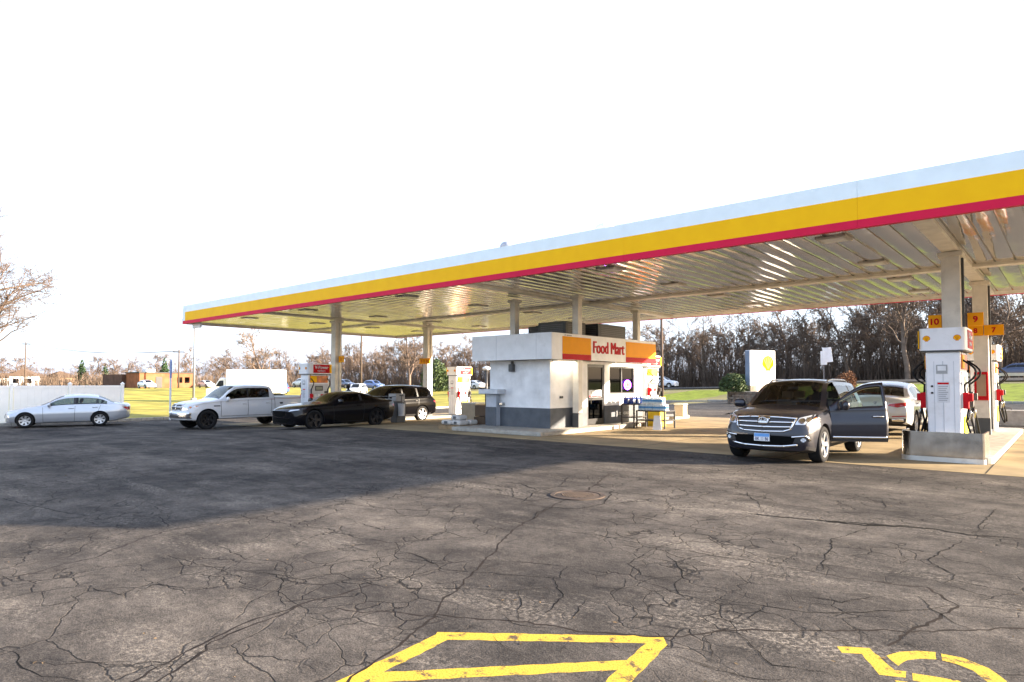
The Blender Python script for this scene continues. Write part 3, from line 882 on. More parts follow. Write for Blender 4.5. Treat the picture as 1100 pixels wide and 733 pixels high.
def asphalt_mat(name, lo, hi, crack=1.0, streak=1.0):
    m, nt, out = nodes_of(name); L = nt.links.new
    b = N(nt, 'ShaderNodeBsdfPrincipled'); b.inputs['Roughness'].default_value = 0.9; b.inputs['Specular IOR Level'].default_value = .1
    tc = N(nt, 'ShaderNodeTexCoord')
    P = tc.outputs['Object']
    def noise(scale, det=8, rough=.6, vec=None, dist=0.0):
        n = N(nt, 'ShaderNodeTexNoise'); n.inputs['Scale'].default_value = scale; n.inputs['Detail'].default_value = det; n.inputs['Roughness'].default_value = rough
        n.inputs['Distortion'].default_value = dist
        L(vec or P, n.inputs['Vector']); return n.outputs['Fac']
    def ramp(f, a, c, ca=(0, 0, 0, 1), cb=(1, 1, 1, 1)):
        r = N(nt, 'ShaderNodeValToRGB'); r.color_ramp.elements[0].position = a; r.color_ramp.elements[1].position = c
        r.color_ramp.elements[0].color = ca; r.color_ramp.elements[1].color = cb
        L(f, r.inputs['Fac']); return r.outputs['Color']
    def mix(f, c1, c2, typ='MIX'):
        x = N(nt, 'ShaderNodeMixRGB', blend_type=typ)
        if isinstance(f, float): x.inputs['Fac'].default_value = f
        else: L(f, x.inputs['Fac'])
        for k, c in (('Color1', c1), ('Color2', c2)):
            if isinstance(c, tuple): x.inputs[k].default_value = c
            else: L(c, x.inputs[k])
        return x.outputs['Color']
    def math_(op, a, c=None):
        x = N(nt, 'ShaderNodeMath', operation=op); x.use_clamp = True
        for k, v in ((0, a), (1, c)):
            if v is None: continue
            if isinstance(v, float): x.inputs[k].default_value = v
            else: L(v, x.inputs[k])
        return x.outputs[0]
    base = ramp(noise(.35, 9, .62), .34, .68, (*lo, 1), (*hi, 1))
    mid = ramp(noise(2.3, 8, .65), .3, .75, (.52, .52, .53, 1), (1.45, 1.42, 1.38, 1))
    col = mix(1.0, base, mid, 'MULTIPLY')
    grain = ramp(noise(75, 3, .8), .32, .72, (.38, .38, .39, 1), (1.75, 1.72, 1.66, 1))
    col = mix(1.0, col, grain, 'MULTIPLY')
    col = mix(1.0, col, ramp(noise(17, 6, .8), .34, .68, (.62, .62, .63, 1), (1.42, 1.40, 1.36, 1)), 'MULTIPLY')
    # worn pale streaks, drawn out along the driving line, broken into speckles
    mp = N(nt, 'ShaderNodeMapping'); mp.inputs['Rotation'].default_value = (0, 0, R(49)); mp.inputs['Scale'].default_value = (.30, 1.15, 1)
    L(P, mp.inputs['Vector'])
    st = ramp(noise(1.1, 10, .75, mp.outputs['Vector'], .3), .50, .66)
    sp = ramp(noise(26, 8, .85), .49, .57)
    worn = math_('MULTIPLY', math_('MULTIPLY', st, sp), .72 * streak)
    col = mix(worn, col, (.34, .30, .255, 1))
    band = ramp(noise(.8, 8, .62, mp.outputs['Vector'], .2), .3, .7, (.66, .66, .67, 1), (1.3, 1.28, 1.24, 1))
    col = mix(1.0, col, band, 'MULTIPLY')
    # single pale chips and grit
    vz = N(nt, 'ShaderNodeTexVoronoi'); vz.inputs['Scale'].default_value = 9; L(P, vz.inputs['Vector'])
    chip = math_('MULTIPLY', ramp(vz.outputs['Distance'], .0, .055, (1, 1, 1, 1), (0, 0, 0, 1)), ramp(noise(1.1, 3), .52, .62))
    col = mix(math_('MULTIPLY', chip, .8), col, (.40, .37, .32, 1))
    # oil stains
    oil = ramp(noise(.55, 6, .55, None, .4), .60, .74)
    col = mix(math_('MULTIPLY', oil, .45), col, (.02, .02, .021, 1))
    # crazing
    dn = N(nt, 'ShaderNodeTexNoise'); dn.inputs['Scale'].default_value = 1.8; dn.inputs['Detail'].default_value = 6; L(P, dn.inputs['Vector'])
    ad = N(nt, 'ShaderNodeMixRGB', blend_type='LINEAR_LIGHT'); ad.inputs['Fac'].default_value = .22
    L(P, ad.inputs['Color1']); L(dn.outputs['Color'], ad.inputs['Color2'])
    hgt = None
    for scale, wdt, lo_m, hi_m in ((.42, .0056, .47, .53), (1.25, .0054, .48, .56), (2.9, .0052, .49, .56)):
        v = N(nt, 'ShaderNodeTexVoronoi', feature='DISTANCE_TO_EDGE'); v.inputs['Scale'].default_value = scale
        L(ad.outputs['Color'], v.inputs['Vector'])
        ln = ramp(v.outputs['Distance'], wdt * .35 * scale / .42 * .6, wdt * scale / .42 * .6, (1, 1, 1, 1), (0, 0, 0, 1))
        mk = ramp(noise(.28 if scale < 1 else (.4 if scale < 2 else .55), 3), lo_m, hi_m)
        c = math_('MULTIPLY', ln, mk)
        col = mix(math_('MULTIPLY', c, .78 * crack), col, (.012, .011, .011, 1))
        hgt = c if hgt is None else math_('MAXIMUM', hgt, c)
    L(col, b.inputs['Base Color'])
    h = N(nt, 'ShaderNodeMath', operation='SUBTRACT'); L(noise(60, 4, .75), h.inputs[0]); L(hgt, h.inputs[1])
    h2 = N(nt, 'ShaderNodeMath', operation='MULTIPLY_ADD'); L(noise(1.6, 4), h2.inputs[0]); h2.inputs[1].default_value = 2.5; L(h.outputs[0], h2.inputs[2])
    bp = N(nt, 'ShaderNodeBump'); bp.inputs['Strength'].default_value = .8; bp.inputs['Distance'].default_value = .014
    L(h2.outputs[0], bp.inputs['Height']); L(bp.outputs['Normal'], b.inputs['Normal'])
    L(b.outputs[0], out.inputs['Surface'])
    return m

ASPH = asphalt_mat('old_asphalt', (.036, .0345, .035), (.112, .103, .096))
ASPH2 = asphalt_mat('shade_toned_asphalt', (.04, .042, .046), (.06, .062, .066), .3, .3)  # shade over the access road is put into this darker, bluish asphalt
SLAB = mat('forecourt_concrete', (.30, .235, .14), .85, var=.25, scale=1.0, bump=.25, bscale=30, dirt=(.09, .075, .055), dirt_amt=.7)
GRASS = mat('lawn_grass', (.29, .26, .055), .95, var=.45, scale=.35, bump=.9, bscale=18, dirt=(.26, .21, .10), dirt_amt=.7)
GREENG = mat('verge_grass', (.15, .19, .022), .95, var=.4, scale=1.5, bump=.9, bscale=25, dirt=(.17, .15, .05), dirt_amt=.4)
FIELD = mat('dry_field', (.20, .175, .085), .95, var=.35, scale=.08, bump=.6, bscale=6, dirt=(.11, .12, .04), dirt_amt=.7)

# far land out to the horizon, in rings that follow the terrain
ground_sheet('terrain', -420, 300, -120, 330, 6.0, FIELD, -.06)
mb = MB()
for (x0, x1, y0, y1) in ((-3000, -420, -3000, 4000), (300, 3000, -3000, 4000), (-420, 300, -3000, -120), (-420, 300, 330, 4000)):
    z = 1.0 if y0 >= 330 else (.64 if x1 <= -420 else (0.0 if y1 <= -120 else .5))
    mb.box(((x0 + x1) / 2, (y0 + y1) / 2, z - 2.5), (x1 - x0, y1 - y0, 5))
tag(mb.build('horizon_land', FIELD), kind='structure')
ground_sheet('lawn', -175, -37.15, -45, 72, 1.5, GRASS, -.02)
ground_sheet('lawn', -35.75, 60, 58, 76, 1.5, GREENG, -.02)
ground_sheet('asphalt_lot', -37.0, 45, -40, 38, 1.0, ASPH, 0.0)
ground_sheet('access_road', -34, 45, 38, 58, 1.0, ASPH2, .0)
ground_sheet('highway', -260, 120, 79, 87, 3.0, ASPH2, .05)
ground_sheet('concrete_pad', -31.2, 10.5, 14.35, 29.2, .5, SLAB, .004)
mb = MB()     # joints in the forecourt slab
for x in [-30 + 3.6 * i for i in range(12)]:
    for y in [14.4 + 1.0 * i for i in range(14)]:
        if x < -31: continue
        a = [(x - .011, y), (x + .011, y), (x + .011, y + 1.0), (x - .011, y + 1.0)]
        mb.add([(p[0], p[1], gz(*p) + .008) for p in a], [(0, 1, 2, 3)])
for y in (18.0, 21.7, 25.4):
    for x in [-31 + i for i in range(40)]:
        a = [(x, y - .011), (x + 1, y - .011), (x + 1, y + .011), (x, y + .011)]
        mb.add([(p[0], p[1], gz(*p) + .012) for p in a], [(0, 1, 2, 3)])
tag(mb.build('slab_joint', mat('joint_sealant', (.05, .045, .04), .9)), kind='structure')

# kerb along the lawn
mb = MB()
for i in range(70):
    y0 = -40 + i * 1.1
    for y in (y0,):
        x = -37.1; z = gz(x, y)
        mb.box((x, y + .545, z + .05), (.16, 1.085, .2))
tag(mb.build('kerb', CONC, bevel=.02), kind='structure')
mb = MB()
for i in range(42):
    mb.box((-34.5 + i * 1.9, 58.0, gz(-34.5 + i * 1.9, 58) + .06), (1.88, .16, .2))
tag(mb.build('kerb', CONC, bevel=.02), kind='structure')

# cracks and tar seams, ribbons laid on the asphalt
rng = random.Random(5)
def ribbon(mb, px, w, lift, jag=.5, tap=True):
    pts = [onz(x, y) for x, y in px]
    fine = [pts[0]]
    for a, b in zip(pts, pts[1:]):
        n = max(1, int((b - a).length / .055))
        d = (b - a); nn = Vector((-d.y, d.x, 0)).normalized()
        off = 0
        for k in range(1, n + 1):
            off = off * .75 + rng.uniform(-1, 1) * .016 * jag
            fine.append(a.lerp(b, k / n) + nn * (off if k < n else 0))
    vs = []; fs = []
    for i, p in enumerate(fine):
        d = fine[min(i + 1, len(fine) - 1)] - fine[max(i - 1, 0)]
        nn = Vector((-d.y, d.x, 0)).normalized()
        e = min(i, len(fine) - 1 - i)
        ww = w * .5 * (min(1, .25 + e * .12) if tap else 1) * rng.uniform(.55, 1.35) * min(1.9, .6 + .085 * (p - CAM).length)
        for s in (-1, 1):
            q = p + nn * ww * s; vs.append((q.x, q.y, gz(q.x, q.y) + lift))
    for i in range(len(fine) - 1):
        fs.append((2 * i, 2 * i + 2, 2 * i + 3, 2 * i + 1))
    for i in range(len(fs)): fs[i] = fs[i][::-1]
    mb.add(vs, fs)
cr = MB(); tar = MB()
CR = [[(228,585),(248,594),(264,601),(297,602),(314,609),(316,620)], [(264,601),(245,611),(224,621),(221,632)], [(247,609),(276,615),(297,618),(305,625),(299,635),(307,652)],
      [(305,621),(360,622)], [(0,697),(19,703),(24,718),(45,727),(83,731)], [(31,711),(59,715),(104,712),(145,712),(152,715)], [(162,711),(169,718),(200,713),(221,697),(227,687)],
      [(166,553),(176,561),(180,569)], [(0,535),(24,541),(76,552),(104,556)], [(0,502),(62,497)], [(360,623),(388,624),(415,632),(495,632),(553,635),(595,630)],
      [(595,618),(598,632),(605,639),(581,666)], [(415,632),(446,617),(474,611),(526,615),(581,620),(602,621),(609,608)], [(522,602),(602,608),(636,609)],
      [(557,566),(602,570),(657,578),(705,587),(740,592)], [(652,580),(657,590)], [(700,590),(674,606),(688,618),(723,625)], [(716,594),(733,616),(726,632),(740,646)],
      [(671,621),(660,642)], [(700,632),(719,653),(740,653)], [(674,646),(685,660),(674,673)], [(633,642),(622,656),(609,672)], [(557,635),(558,653),(557,666)],
      [(360,539),(419,547),(464,549),(522,552)], [(508,516),(550,525),(553,535),(567,538),(595,537)], [(933,565),(926,570),(892,580),(893,590),(881,614)],
      [(1037,580),(997,602),(1026,618),(1014,627)], [(1030,651),(1071,654),(1100,656)], [(985,640),(1002,656),(1045,677)], [(774,644),(826,652),(878,658),(961,657),(1030,651)],
      [(816,653),(807,668),(823,675)], [(792,680),(816,701),(830,715),(885,722),(909,730)], [(740,711),(781,722),(809,729),(854,730)], [(754,682),(766,701),(764,711)],
      [(1071,546),(1050,570),(1061,573)], [(740,658),(793,670),(830,678)], [(974,690),(995,703)], [(800,528),(814,540),(820,548)], [(948,537),(951,548)],
      [(360,641),(340,652)], [(530,684),(560,704)], [(610,690),(602,702)], [(640,690),(672,700)], [(723,704),(760,716),(790,724)], [(1083,690),(1100,697)], [(880,676),(905,690),(912,697)]]
for i, c in enumerate(CR): ribbon(cr, c, .0092, .0006 + .00006 * i, 1.1)
for q in ([(560,541),(578,528),(600,523),(640,521),(660,527),(650,541),(622,547),(588,545),(560,541)], [(578,528),(560,520),(530,517)], [(660,527),(700,530)], [(588,545),(566,560)], [(600,523),(612,512)], [(140,640),(165,628),(198,633),(221,632)], [(420,590),(455,600),(474,611)], [(380,560),(410,570),(455,566)], [(640,560),(690,556),(735,566)], [(850,640),(905,648),(950,641)], [(540,660),(560,672),(600,675)], [(60,640),(100,632),(140,640)]): ribbon(cr, q, .010, .0028, 1.3)
ribbon(cr, [(797,551),(844,556),(888,560),(933,563),(999,568),(1040,575),(1100,580)], .026, .0036, 1.6)
ribbon(cr, [(870,558),(930,565),(985,566)], .045, .0040, 2.5)
tag(cr.build('pavement_crack', mat('crack_dark', (.006, .0055, .005), .95)), kind='structure')
TR = [[(0,623),(52,611),(103,599),(148,580),(173,572),(221,563)], [(125,741),(193,704),(242,680),(293,660),(324,649),(360,640),(400,628)], [(150,745),(221,694),(262,675),(324,650)],
      [(355,742),(429,694),(467,660),(498,625),(522,601),(553,568),(581,551),(602,540),(633,525),(654,509)], [(360,653),(401,657),(467,660),(567,668),(622,679),(700,684)],
      [(740,592),(809,604),(885,617),(955,627),(996,631),(1030,651)], [(1030,651),(989,673),(954,694)], [(700,684),(740,682),(819,677),(913,678),(1002,679),(1085,675),(1110,676)]]
for i, c in enumerate(TR): ribbon(tar, c, .019, .0003 + .00003 * i, 1.3, False)
tag(tar.build('tar_seam', mat('old_tar', (.020, .015, .012), .8, var=.3, scale=8)), kind='structure')

# painted markings, worn
def paint_mat():
    m, nt, out = nodes_of('yellow_road_paint'); L = nt.links.new
    b = N(nt, 'ShaderNodeBsdfPrincipled'); b.inputs['Roughness'].default_value = .8; b.inputs['Specular IOR Level'].default_value = .15
    tc = N(nt, 'ShaderNodeTexCoord')
    n = N(nt, 'ShaderNodeTexNoise'); n.inputs['Scale'].default_value = 7; n.inputs['Detail'].default_value = 12; n.inputs['Roughness'].default_value = .8
    L(tc.outputs['Object'], n.inputs['Vector'])
    r = N(nt, 'ShaderNodeValToRGB'); r.color_ramp.elements[0].position = .54; r.color_ramp.elements[1].position = .59
    L(n.outputs['Fac'], r.inputs['Fac'])
    n2 = N(nt, 'ShaderNodeTexNoise'); n2.inputs['Scale'].default_value = 90; n2.inputs['Detail'].default_value = 3; L(tc.outputs['Object'], n2.inputs['Vector'])
    r2 = N(nt, 'ShaderNodeValToRGB'); r2.color_ramp.elements[0].color = (.34, .215, .02, 1); r2.color_ramp.elements[1].color = (.54, .365, .05, 1)
    r2.color_ramp.elements[0].position = .3; r2.color_ramp.elements[1].position = .6
    L(n2.outputs['Fac'], r2.inputs['Fac'])
    mx = N(nt, 'ShaderNodeMixRGB'); mx.inputs['Color2'].default_value = (.085, .06, .04, 1)
    L(r.outputs['Color'], mx.inputs['Fac']); L(r2.outputs['Color'], mx.inputs['Color1']); L(mx.outputs['Color'], b.inputs['Base Color'])
    bp = N(nt, 'ShaderNodeBump'); bp.inputs['Strength'].default_value = .3; bp.inputs['Distance'].default_value = .01
    L(n2.outputs['Fac'], bp.inputs['Height']); L(bp.outputs['Normal'], b.inputs['Normal'])
    L(b.outputs[0], out.inputs['Surface']); return m
RPAINT = paint_mat()
rp = random.Random(3)
def flat_poly(pts, z):
    """outline with slightly ragged edges"""
    fine = []
    n = len(pts)
    for i in range(n):
        a, b = Vector(pts[i]), Vector(pts[(i + 1) % n])
        k = max(1, int((b - a).length / .06))
        nn = Vector((-(b - a).y, (b - a).x)).normalized()
        for q in range(k):
            fine.append(a.lerp(b, q / k) + nn * (rp.uniform(-.006, .006) if q else 0))
    return [(p.x, p.y, z) for p in fine]
def strip2(a, b, w):
    a, b = onz(*a).xy, onz(*b).xy
    d = (b - a).normalized(); n = Vector((-d.y, d.x)) * w / 2
    return [a - n, b - n, b + n, a + n]
mb = MB()
for k, (a, b, w) in enumerate((((468, 683), (714, 687.5), .12), ((478, 683), (325, 757), .125), ((707, 690), (640, 757), .125), ((398, 728), (676, 714), .12), ((330, 772), (655, 748), .12))):
    p = flat_poly(strip2(a, b, w), .00022 + .00004 * k); mb.add(p, [tuple(range(len(p)))])
tag(mb.build('hatched_bay_marking', RPAINT), kind='structure')
mb = MB()
f2 = 3.667
for k, poly in enumerate(([(363, 127), (492, 133), (590, 220), (636, 225), (634, 250), (530, 238), (462, 156), (383, 152)],
             [(558, 163), (610, 148), (680, 144), (752, 149), (755, 178), (690, 175), (640, 181), (605, 203)],
             [(773, 155), (860, 172), (960, 212), (1030, 262), (1050, 300), (1000, 300), (945, 258), (900, 222), (840, 198), (778, 182)],
             [(660, 232), (740, 244), (845, 262), (880, 290), (800, 288), (720, 272), (662, 260)],
             [(590, 260), (640, 266), (700, 300), (640, 310)])):
    p2 = [onz(800 + x / f2, 660 + y / f2).xy for x, y in poly]
    p = flat_poly(p2, .00024 + .00004 * k); mb.add(p, [tuple(range(len(p)))])
o = tag(mb.build('wheelchair_symbol_marking', RPAINT), kind='structure')
for ob in (o, bpy.data.objects['hatched_bay_marking']):
    for pl in ob.data.polygons:
        if pl.normal.z < 0: pl.flip()

# fallen leaves and scraps on the asphalt
rl = random.Random(21); vs = []; fs = []
for i in range(55):
    q = onz(rl.uniform(-40, 1140), rl.uniform(505, 760)); s = rl.uniform(.009, .02); a = rl.uniform(0, 6.28); h = rl.uniform(.004, .014)
    ca, sa = math.cos(a) * s, math.sin(a) * s; o = len(vs)
    vs += [(q.x - ca, q.y - sa, .002), (q.x + sa * .5, q.y - ca * .5, h), (q.x + ca, q.y + sa, .004), (q.x - sa * .5, q.y + ca * .5, h * .6)]
    fs.append((o, o + 1, o + 2, o + 3))
mb = MB(); mb.add(vs, fs); tag(mb.build('leaf_litter', mat('dry_leaf', (.20, .135, .075), .9, var=.5, scale=3)), kind='stuff')
# manhole cover
p = onz(620.5, 532.5)
mh = empty('manhole_cover', (p.x, p.y, 0), 0, 'rusty round iron manhole cover set in the cracked asphalt', 'manhole cover')
IRON = mat('rusty_iron', (.055, .038, .028), .75, .2, var=.4, scale=9, bump=.6, bscale=50)
b = MB(); b.lathe([(.40, -.05), (.40, .014), (.335, .014), (.33, .004), (.33, -.05)], 40); b.build('ring', IRON, mh, angle=30)
b = MB(); b.lathe([(.322, -.05), (.322, .008), (.30, .012), (0, .012)], 40)
for i in range(-5, 6):
    for j in range(-5, 6):
        if i * i + j * j < 24: b.box((i * .052, j * .052, .015), (.03, .03, .008))
b.box((.2, 0, .017), (.05, .02, .012)); b.build('lid', IRON, mh, angle=30)

# ------------------------------------------------------------------ canopy over the forecourt
CX0, CX1, CY0, CY1, CZB, CZT, CZC = -33.5, 7.2, 13.4, 26.9, 4.57, 5.48, 4.70
can = empty('fuel_canopy', (-14, 20.2, 0), 0, 'long flat petrol station canopy with white, yellow and red fascia bands', 'canopy')
O = Vector((-14, 20.2, 0))
def cb(x0, x1, y0, y1, z0, z1): return (Vector(((x0 + x1) / 2, (y0 + y1) / 2, (z0 + z1) / 2)) - O, (x1 - x0, y1 - y0, z1 - z0))
def fascia(name, z0, z1, m, proud, inset=0.0):
    b = MB(); t = .12
    n = 8
    for i in range(n):      # panels with fine joints
        xa = CX0 + inset + (CX1 - CX0 - 2 * inset) * i / n + (.0015 if i else 0); xb = CX0 + inset + (CX1 - CX0 - 2 * inset) * (i + 1) / n - (.0015 if i < n - 1 else 0)
        b.box(*cb(xa, xb, CY0 - proud, CY0 + t - proud, z0, z1)); b.box(*cb(xa, xb, CY1 - t + proud, CY1 + proud, z0, z1))
    if inset == 0:
        b.box(*cb(CX0 - proud, CX0 + t - proud, CY0 + t, CY1 - t, z0, z1)); b.box(*cb(CX1 - t + proud, CX1 + proud, CY0 + t, CY1 - t, z0, z1))
    return b.build(name, m, can)
FWHITE = mat('fascia_white', (.82, .90, .91), .35, var=.04)
fascia('white_band', 5.16, CZT, FWHITE, 0)
fascia('yellow_band', 4.73, 5.157, YELLOW, .012, .0)
fascia('red_band', CZB, 4.727, mat('fascia_red', (.68, .014, .06), .5, var=.05, spec=.12), .02, .0)
b = MB(); b.box(*cb(CX0 - .014, CX0 + .28, CY0 - .016, CY0 + .1, CZB + .03, 5.37)); b.build('corner_panel', FWHITE, can, bevel=.006)
b = MB(); b.box(*cb(CX0 + .15, CX1 - .15, CY1 - .165, CY1 - .125, CZB + .012, CZC)); b.box(*cb(CX0 + .124, CX0 + .149, CY0 + .15, CY1 - .166, CZB + .012, CZC)); b.build('inner_trim', CREAM, can)
b = MB(); b.box(*cb(CX0 + .12, CX1 - .12, CY0 + .12, CY1 - .12, CZC + .08, CZC + .5)); b.build('roof_deck', mat('roof_grey', (.3, .3, .3), .9), can)
# soffit: long glossy metal pans running front to back
def soffit_mat():
    m, nt, out = nodes_of('soffit_metal'); L = nt.links.new
    b = N(nt, 'ShaderNodeBsdfPrincipled'); b.inputs['Roughness'].default_value = .10; b.inputs['Metallic'].default_value = .6
    tc = N(nt, 'ShaderNodeTexCoord')
    n = N(nt, 'ShaderNodeTexNoise'); n.inputs['Scale'].default_value = .7; n.inputs['Detail'].default_value = 7; L(tc.outputs['Object'], n.inputs['Vector'])
    r = N(nt, 'ShaderNodeValToRGB'); r.color_ramp.elements[0].color = (.46, .435, .395, 1); r.color_ramp.elements[1].color = (.76, .725, .665, 1)
    L(n.outputs['Fac'], r.inputs['Fac']); L(r.outputs['Color'], b.inputs['Base Color'])
    mp = N(nt, 'ShaderNodeMapping'); mp.inputs['Scale'].default_value = (2.2, .55, 1); L(tc.outputs['Object'], mp.inputs['Vector'])
    n2 = N(nt, 'ShaderNodeTexNoise'); n2.inputs['Scale'].default_value = 1.3; n2.inputs['Detail'].default_value = 2; L(mp.outputs['Vector'], n2.inputs['Vector'])
    bp = N(nt, 'ShaderNodeBump'); bp.inputs['Strength'].default_value = .35; bp.inputs['Distance'].default_value = .05
    L(n2.outputs['Fac'], bp.inputs['Height']); L(bp.outputs['Normal'], b.inputs['Normal'])
    L(b.outputs[0], out.inputs['Surface']); return m
b = MB(); x = CX0 + .12; pan = .405
vs = []; fs = []; k = 0
ys = [CY0 + .12 + (CY1 - CY0 - .24) * i / 6 for i in range(7)]
while x < CX1 - .12:
    for dx, dz in ((0, 0), (.010, .035), (.028, .035), (.038, 0), (.09, -.010), (.16, -.016), (.225, -.018), (.29, -.016), (.36, -.009)):
        for y in ys: vs.append((x + dx - O.x, y - O.y, CZC + dz))
        k += 1
    x += pan
for i in range(k - 1):
    for j in range(6): fs.append((i * 7 + j, i * 7 + j + 1, (i + 1) * 7 + j + 1, (i + 1) * 7 + j))
b.add(vs, fs); b.build('soffit', soffit_mat(), can, angle=20)
b = MB(); b.box(*cb(CX0 + .13, CX1 - .13, 20.15, 20.5, CZC - .09, CZC - .006)); b.build('gutter', CREAM, can, bevel=.01)
for x in (-26.2, -13.8, -2.0):
    b = MB(); b.box(*cb(x - .16, x + .16, CY0 + .14, 20.145, CZC - .085, CZC - .008)); b.box(*cb(x - .16, x + .16, 20.505, CY1 - .14, CZC - .085, CZC - .008)); b.build('beam', CREAM, can, bevel=.01)
COLS = [(-26.4, 17.6), (-26.2, 23.2), (-15.0, 17.4), (-12.62, 17.9), (-13.4, 23.2), (-2.0, 17.6), (-1.95, 23.2)]
for x, y in COLS:
    b = MB(); h = .12 if -20 < x < -10 else .18; g = gz(x, y)
    b.box(*cb(x - h, x + h, y - h, y + h, g + .62, CZC - .1)); c = b.build('column', CREAM, can, bevel=.012)
    b = MB(); b.box(*cb(x - h - .06, x + h + .06, y - h - .06, y + h + .06, CZC - .2, CZC - .095)); b.build('cap', CREAM, c, bevel=.015)
    b = MB(); b.box(*cb(x - h - .008, x + h + .008, y - h - .008, y + h + .008, g + .0, g + .618)); b.build('plinth', DGREY, c, bevel=.012)
    if -20 < x < -10: continue
    b = MB(); b.box(*cb(x + h, x + h + .05, y + .02, y + .09, g + .3, CZC - .22)); b.build('conduit', DGREY if x > -3 else CREAM, c, bevel=.008)
LENS = mat('lamp_lens', (.75, .73, .68), .25); LHOUSE = mat('lamp_house', (.42, .39, .35), .5)
for x in (-29, -24, -17.6, -9.2, -3.7, 1.6):
    for y in (14.6, 18.2, 21.6, 24.9):
        b = MB(); b.box(*cb(x - .3, x + .3, y - .3, y + .3, CZC - .05, CZC - .008)); l = b.build('ceiling_light', LHOUSE, can, bevel=.012)
        b = MB(); b.box(*cb(x - .22, x + .22, y - .22, y + .22, CZC - .062, CZC - .052)); b.build('lens', LENS, l)
b = MB(); b.box(*cb(-33.1, -32.2, 13.7, 13.78, CZB - .22, CZB - .02)); b.build('clearance_bar', WHITE, can, bevel=.01)
for px, lift, m, nm, lb in ((545, .34, mat('vent_grey', (.28, .31, .38), .5), 'roof_vent', 'grey domed roof vent poking up over the white canopy edge'),
                           (651, .30, mat('dome_white', (.75, .78, .8), .5), 'sign_top_dome', 'pale dome for the round shell sign top rising above the canopy fascia')):
    d = 14.6 / (.755 + (px - 550) / 690 * .656); q = at(px, d)
    zt = 1.65 + (411 - (258 if px < 600 else 238)) / 690 * d
    r = empty(nm, (q.x, q.y, 5.2), 0, lb, 'roof vent' if px < 600 else 'roof dish')  # the pale dome stands in for the shell sign's round top
    rad = .24 if px < 600 else .34
    b = MB(); b.lathe([(rad * .7, 0), (rad * .7, zt - 5.2 - rad), (rad, zt - 5.2 - rad), (rad * .95, zt - 5.2 - rad * .6), (rad * .7, zt - 5.2 - rad * .25), (rad * .35, zt - 5.2 - .03), (0, zt - 5.2)], 20)
    b.build('hood', m, r); b = MB(); b.lathe([(rad * .75, 0), (rad * .75, .03), (0, .03)], 16); b.build('base', DGREY, r)

# island number flags
def flag(x, y, z, txt, label, w=.42, h=.3):
    r = empty('number_sign', (x, y, z), 0, label, 'number sign', 'orange pump number signs on the canopy columns')
    b = MB(); b.box((0, 0, 0), (w, .05, h)); b.build('plate', mat('flag_orange', (.88, .36, .006), .5, var=.05, spec=.12), r, bevel=.008)
    text_obj(txt, 'lettering', RED, r, .15, frame((0, -.025, 0), (1, 0, 0), (0, -1, 0)), .008, .03)
    text_obj(txt, 'lettering', RED, r, .15, frame((0, .025, 0), (-1, 0, 0), (0, 1, 0)), .008, .03)
flag(-2.33, 17.55, 3.05, '10', 'orange number sign reading 10 on the column by the nearest pump', .26)
flag(-1.60, 17.9, 3.09, '9', 'orange number sign reading 9 on the column by the nearest pump', .30)
flag(-2.06, 22.97, 3.16, '8', 'orange number sign reading 8 beside the 7 on the rear column', .36)
flag(-1.63, 22.97, 3.16, '7', 'orange number sign reading 7 beside the 8 on the rear column', .46)
flag(-25.98, 17.6, 2.75, '3', 'single orange number sign on the column above the black coupe', .4)
flag(-26.42, 22.97, 2.8, '1', 'orange number sign reading 1 on the column before the sunlit pump', .36)
flag(-25.98, 22.97, 2.8, '2', 'orange number sign reading 2 on the column before the sunlit pump', .42)

# ------------------------------------------------------------------ pump islands
def island(x, y0, y1, label, w=1.6):
    g = gz(x, y0)
    r = empty('pump_island', (x, (y0 + y1) / 2, g), 0, label, 'pump island')
    n = 10; h = w / 2; ly = (y1 - y0) / 2
    out = [(-h, -ly + .3)] + [(-h + .3 - .3 * math.cos(R(a)), -ly + .3 - .3 * math.sin(R(a))) for a in range(15, 91, 15)] + [(h - .3 + .3 * math.sin(R(a)), -ly + .3 - .3 * math.cos(R(a))) for a in range(0, 91, 15)]
    out += [(h, ly - .3)] + [(h - .3 + .3 * math.cos(R(a)), ly - .3 + .3 * math.sin(R(a))) for a in range(15, 91, 15)] + [(-h + .3 - .3 * math.sin(R(a)), ly - .3 + .3 * math.cos(R(a))) for a in range(0, 91, 15)]
    b = MB(); b.prism(out, 0, .15); b.build('kerb_slab', CONC, r, bevel=.02)
    return r
def guard(x, y, label, w=1.48, h=.62, dx=0):
    g = gz(x, y)
    r = empty('pump_guard', (x, y, g), 0, label, 'pump guard')
    hw = w / 2
    path = [(-hw, .9), (-hw, .3)] + [(-hw + .22 - .22 * math.cos(R(a)), .22 - .22 * math.sin(R(a))) for a in range(5, 91, 5)] + [(hw - .08 + .08 * math.sin(R(a)), .08 - .08 * math.cos(R(a))) for a in range(0, 91, 30)] + [(hw, .9)]
    def wall(z0, z1, off):
        vs = []; fs = []
        cx, cy = 0, .5
        for (px_, py_) in path:
            d = Vector((px_ - cx, py_ - cy)).normalized() * off
            for z in (z0, z1): vs.append((px_ + d.x, py_ + d.y, z))
        for i in range(len(path) - 1): fs.append((2 * i, 2 * i + 2, 2 * i + 3, 2 * i + 1))
        return vs, fs
    b = MB(); b.add(*wall(.10, h, 0)); o = b.build('steel_sheet', STEEL, r); m = o.modifiers.new('s', 'SOLIDIFY'); m.thickness = .03
    b = MB(); b.add(*wall(.0, .10, .012)); o = b.build('base_rail', mat('pale_steel', (.62, .62, .6), .4, .6, dirt=(.3, .28, .25), dirt_amt=.5), r); m = o.modifiers.new('s', 'SOLIDIFY'); m.thickness = .04
    return r

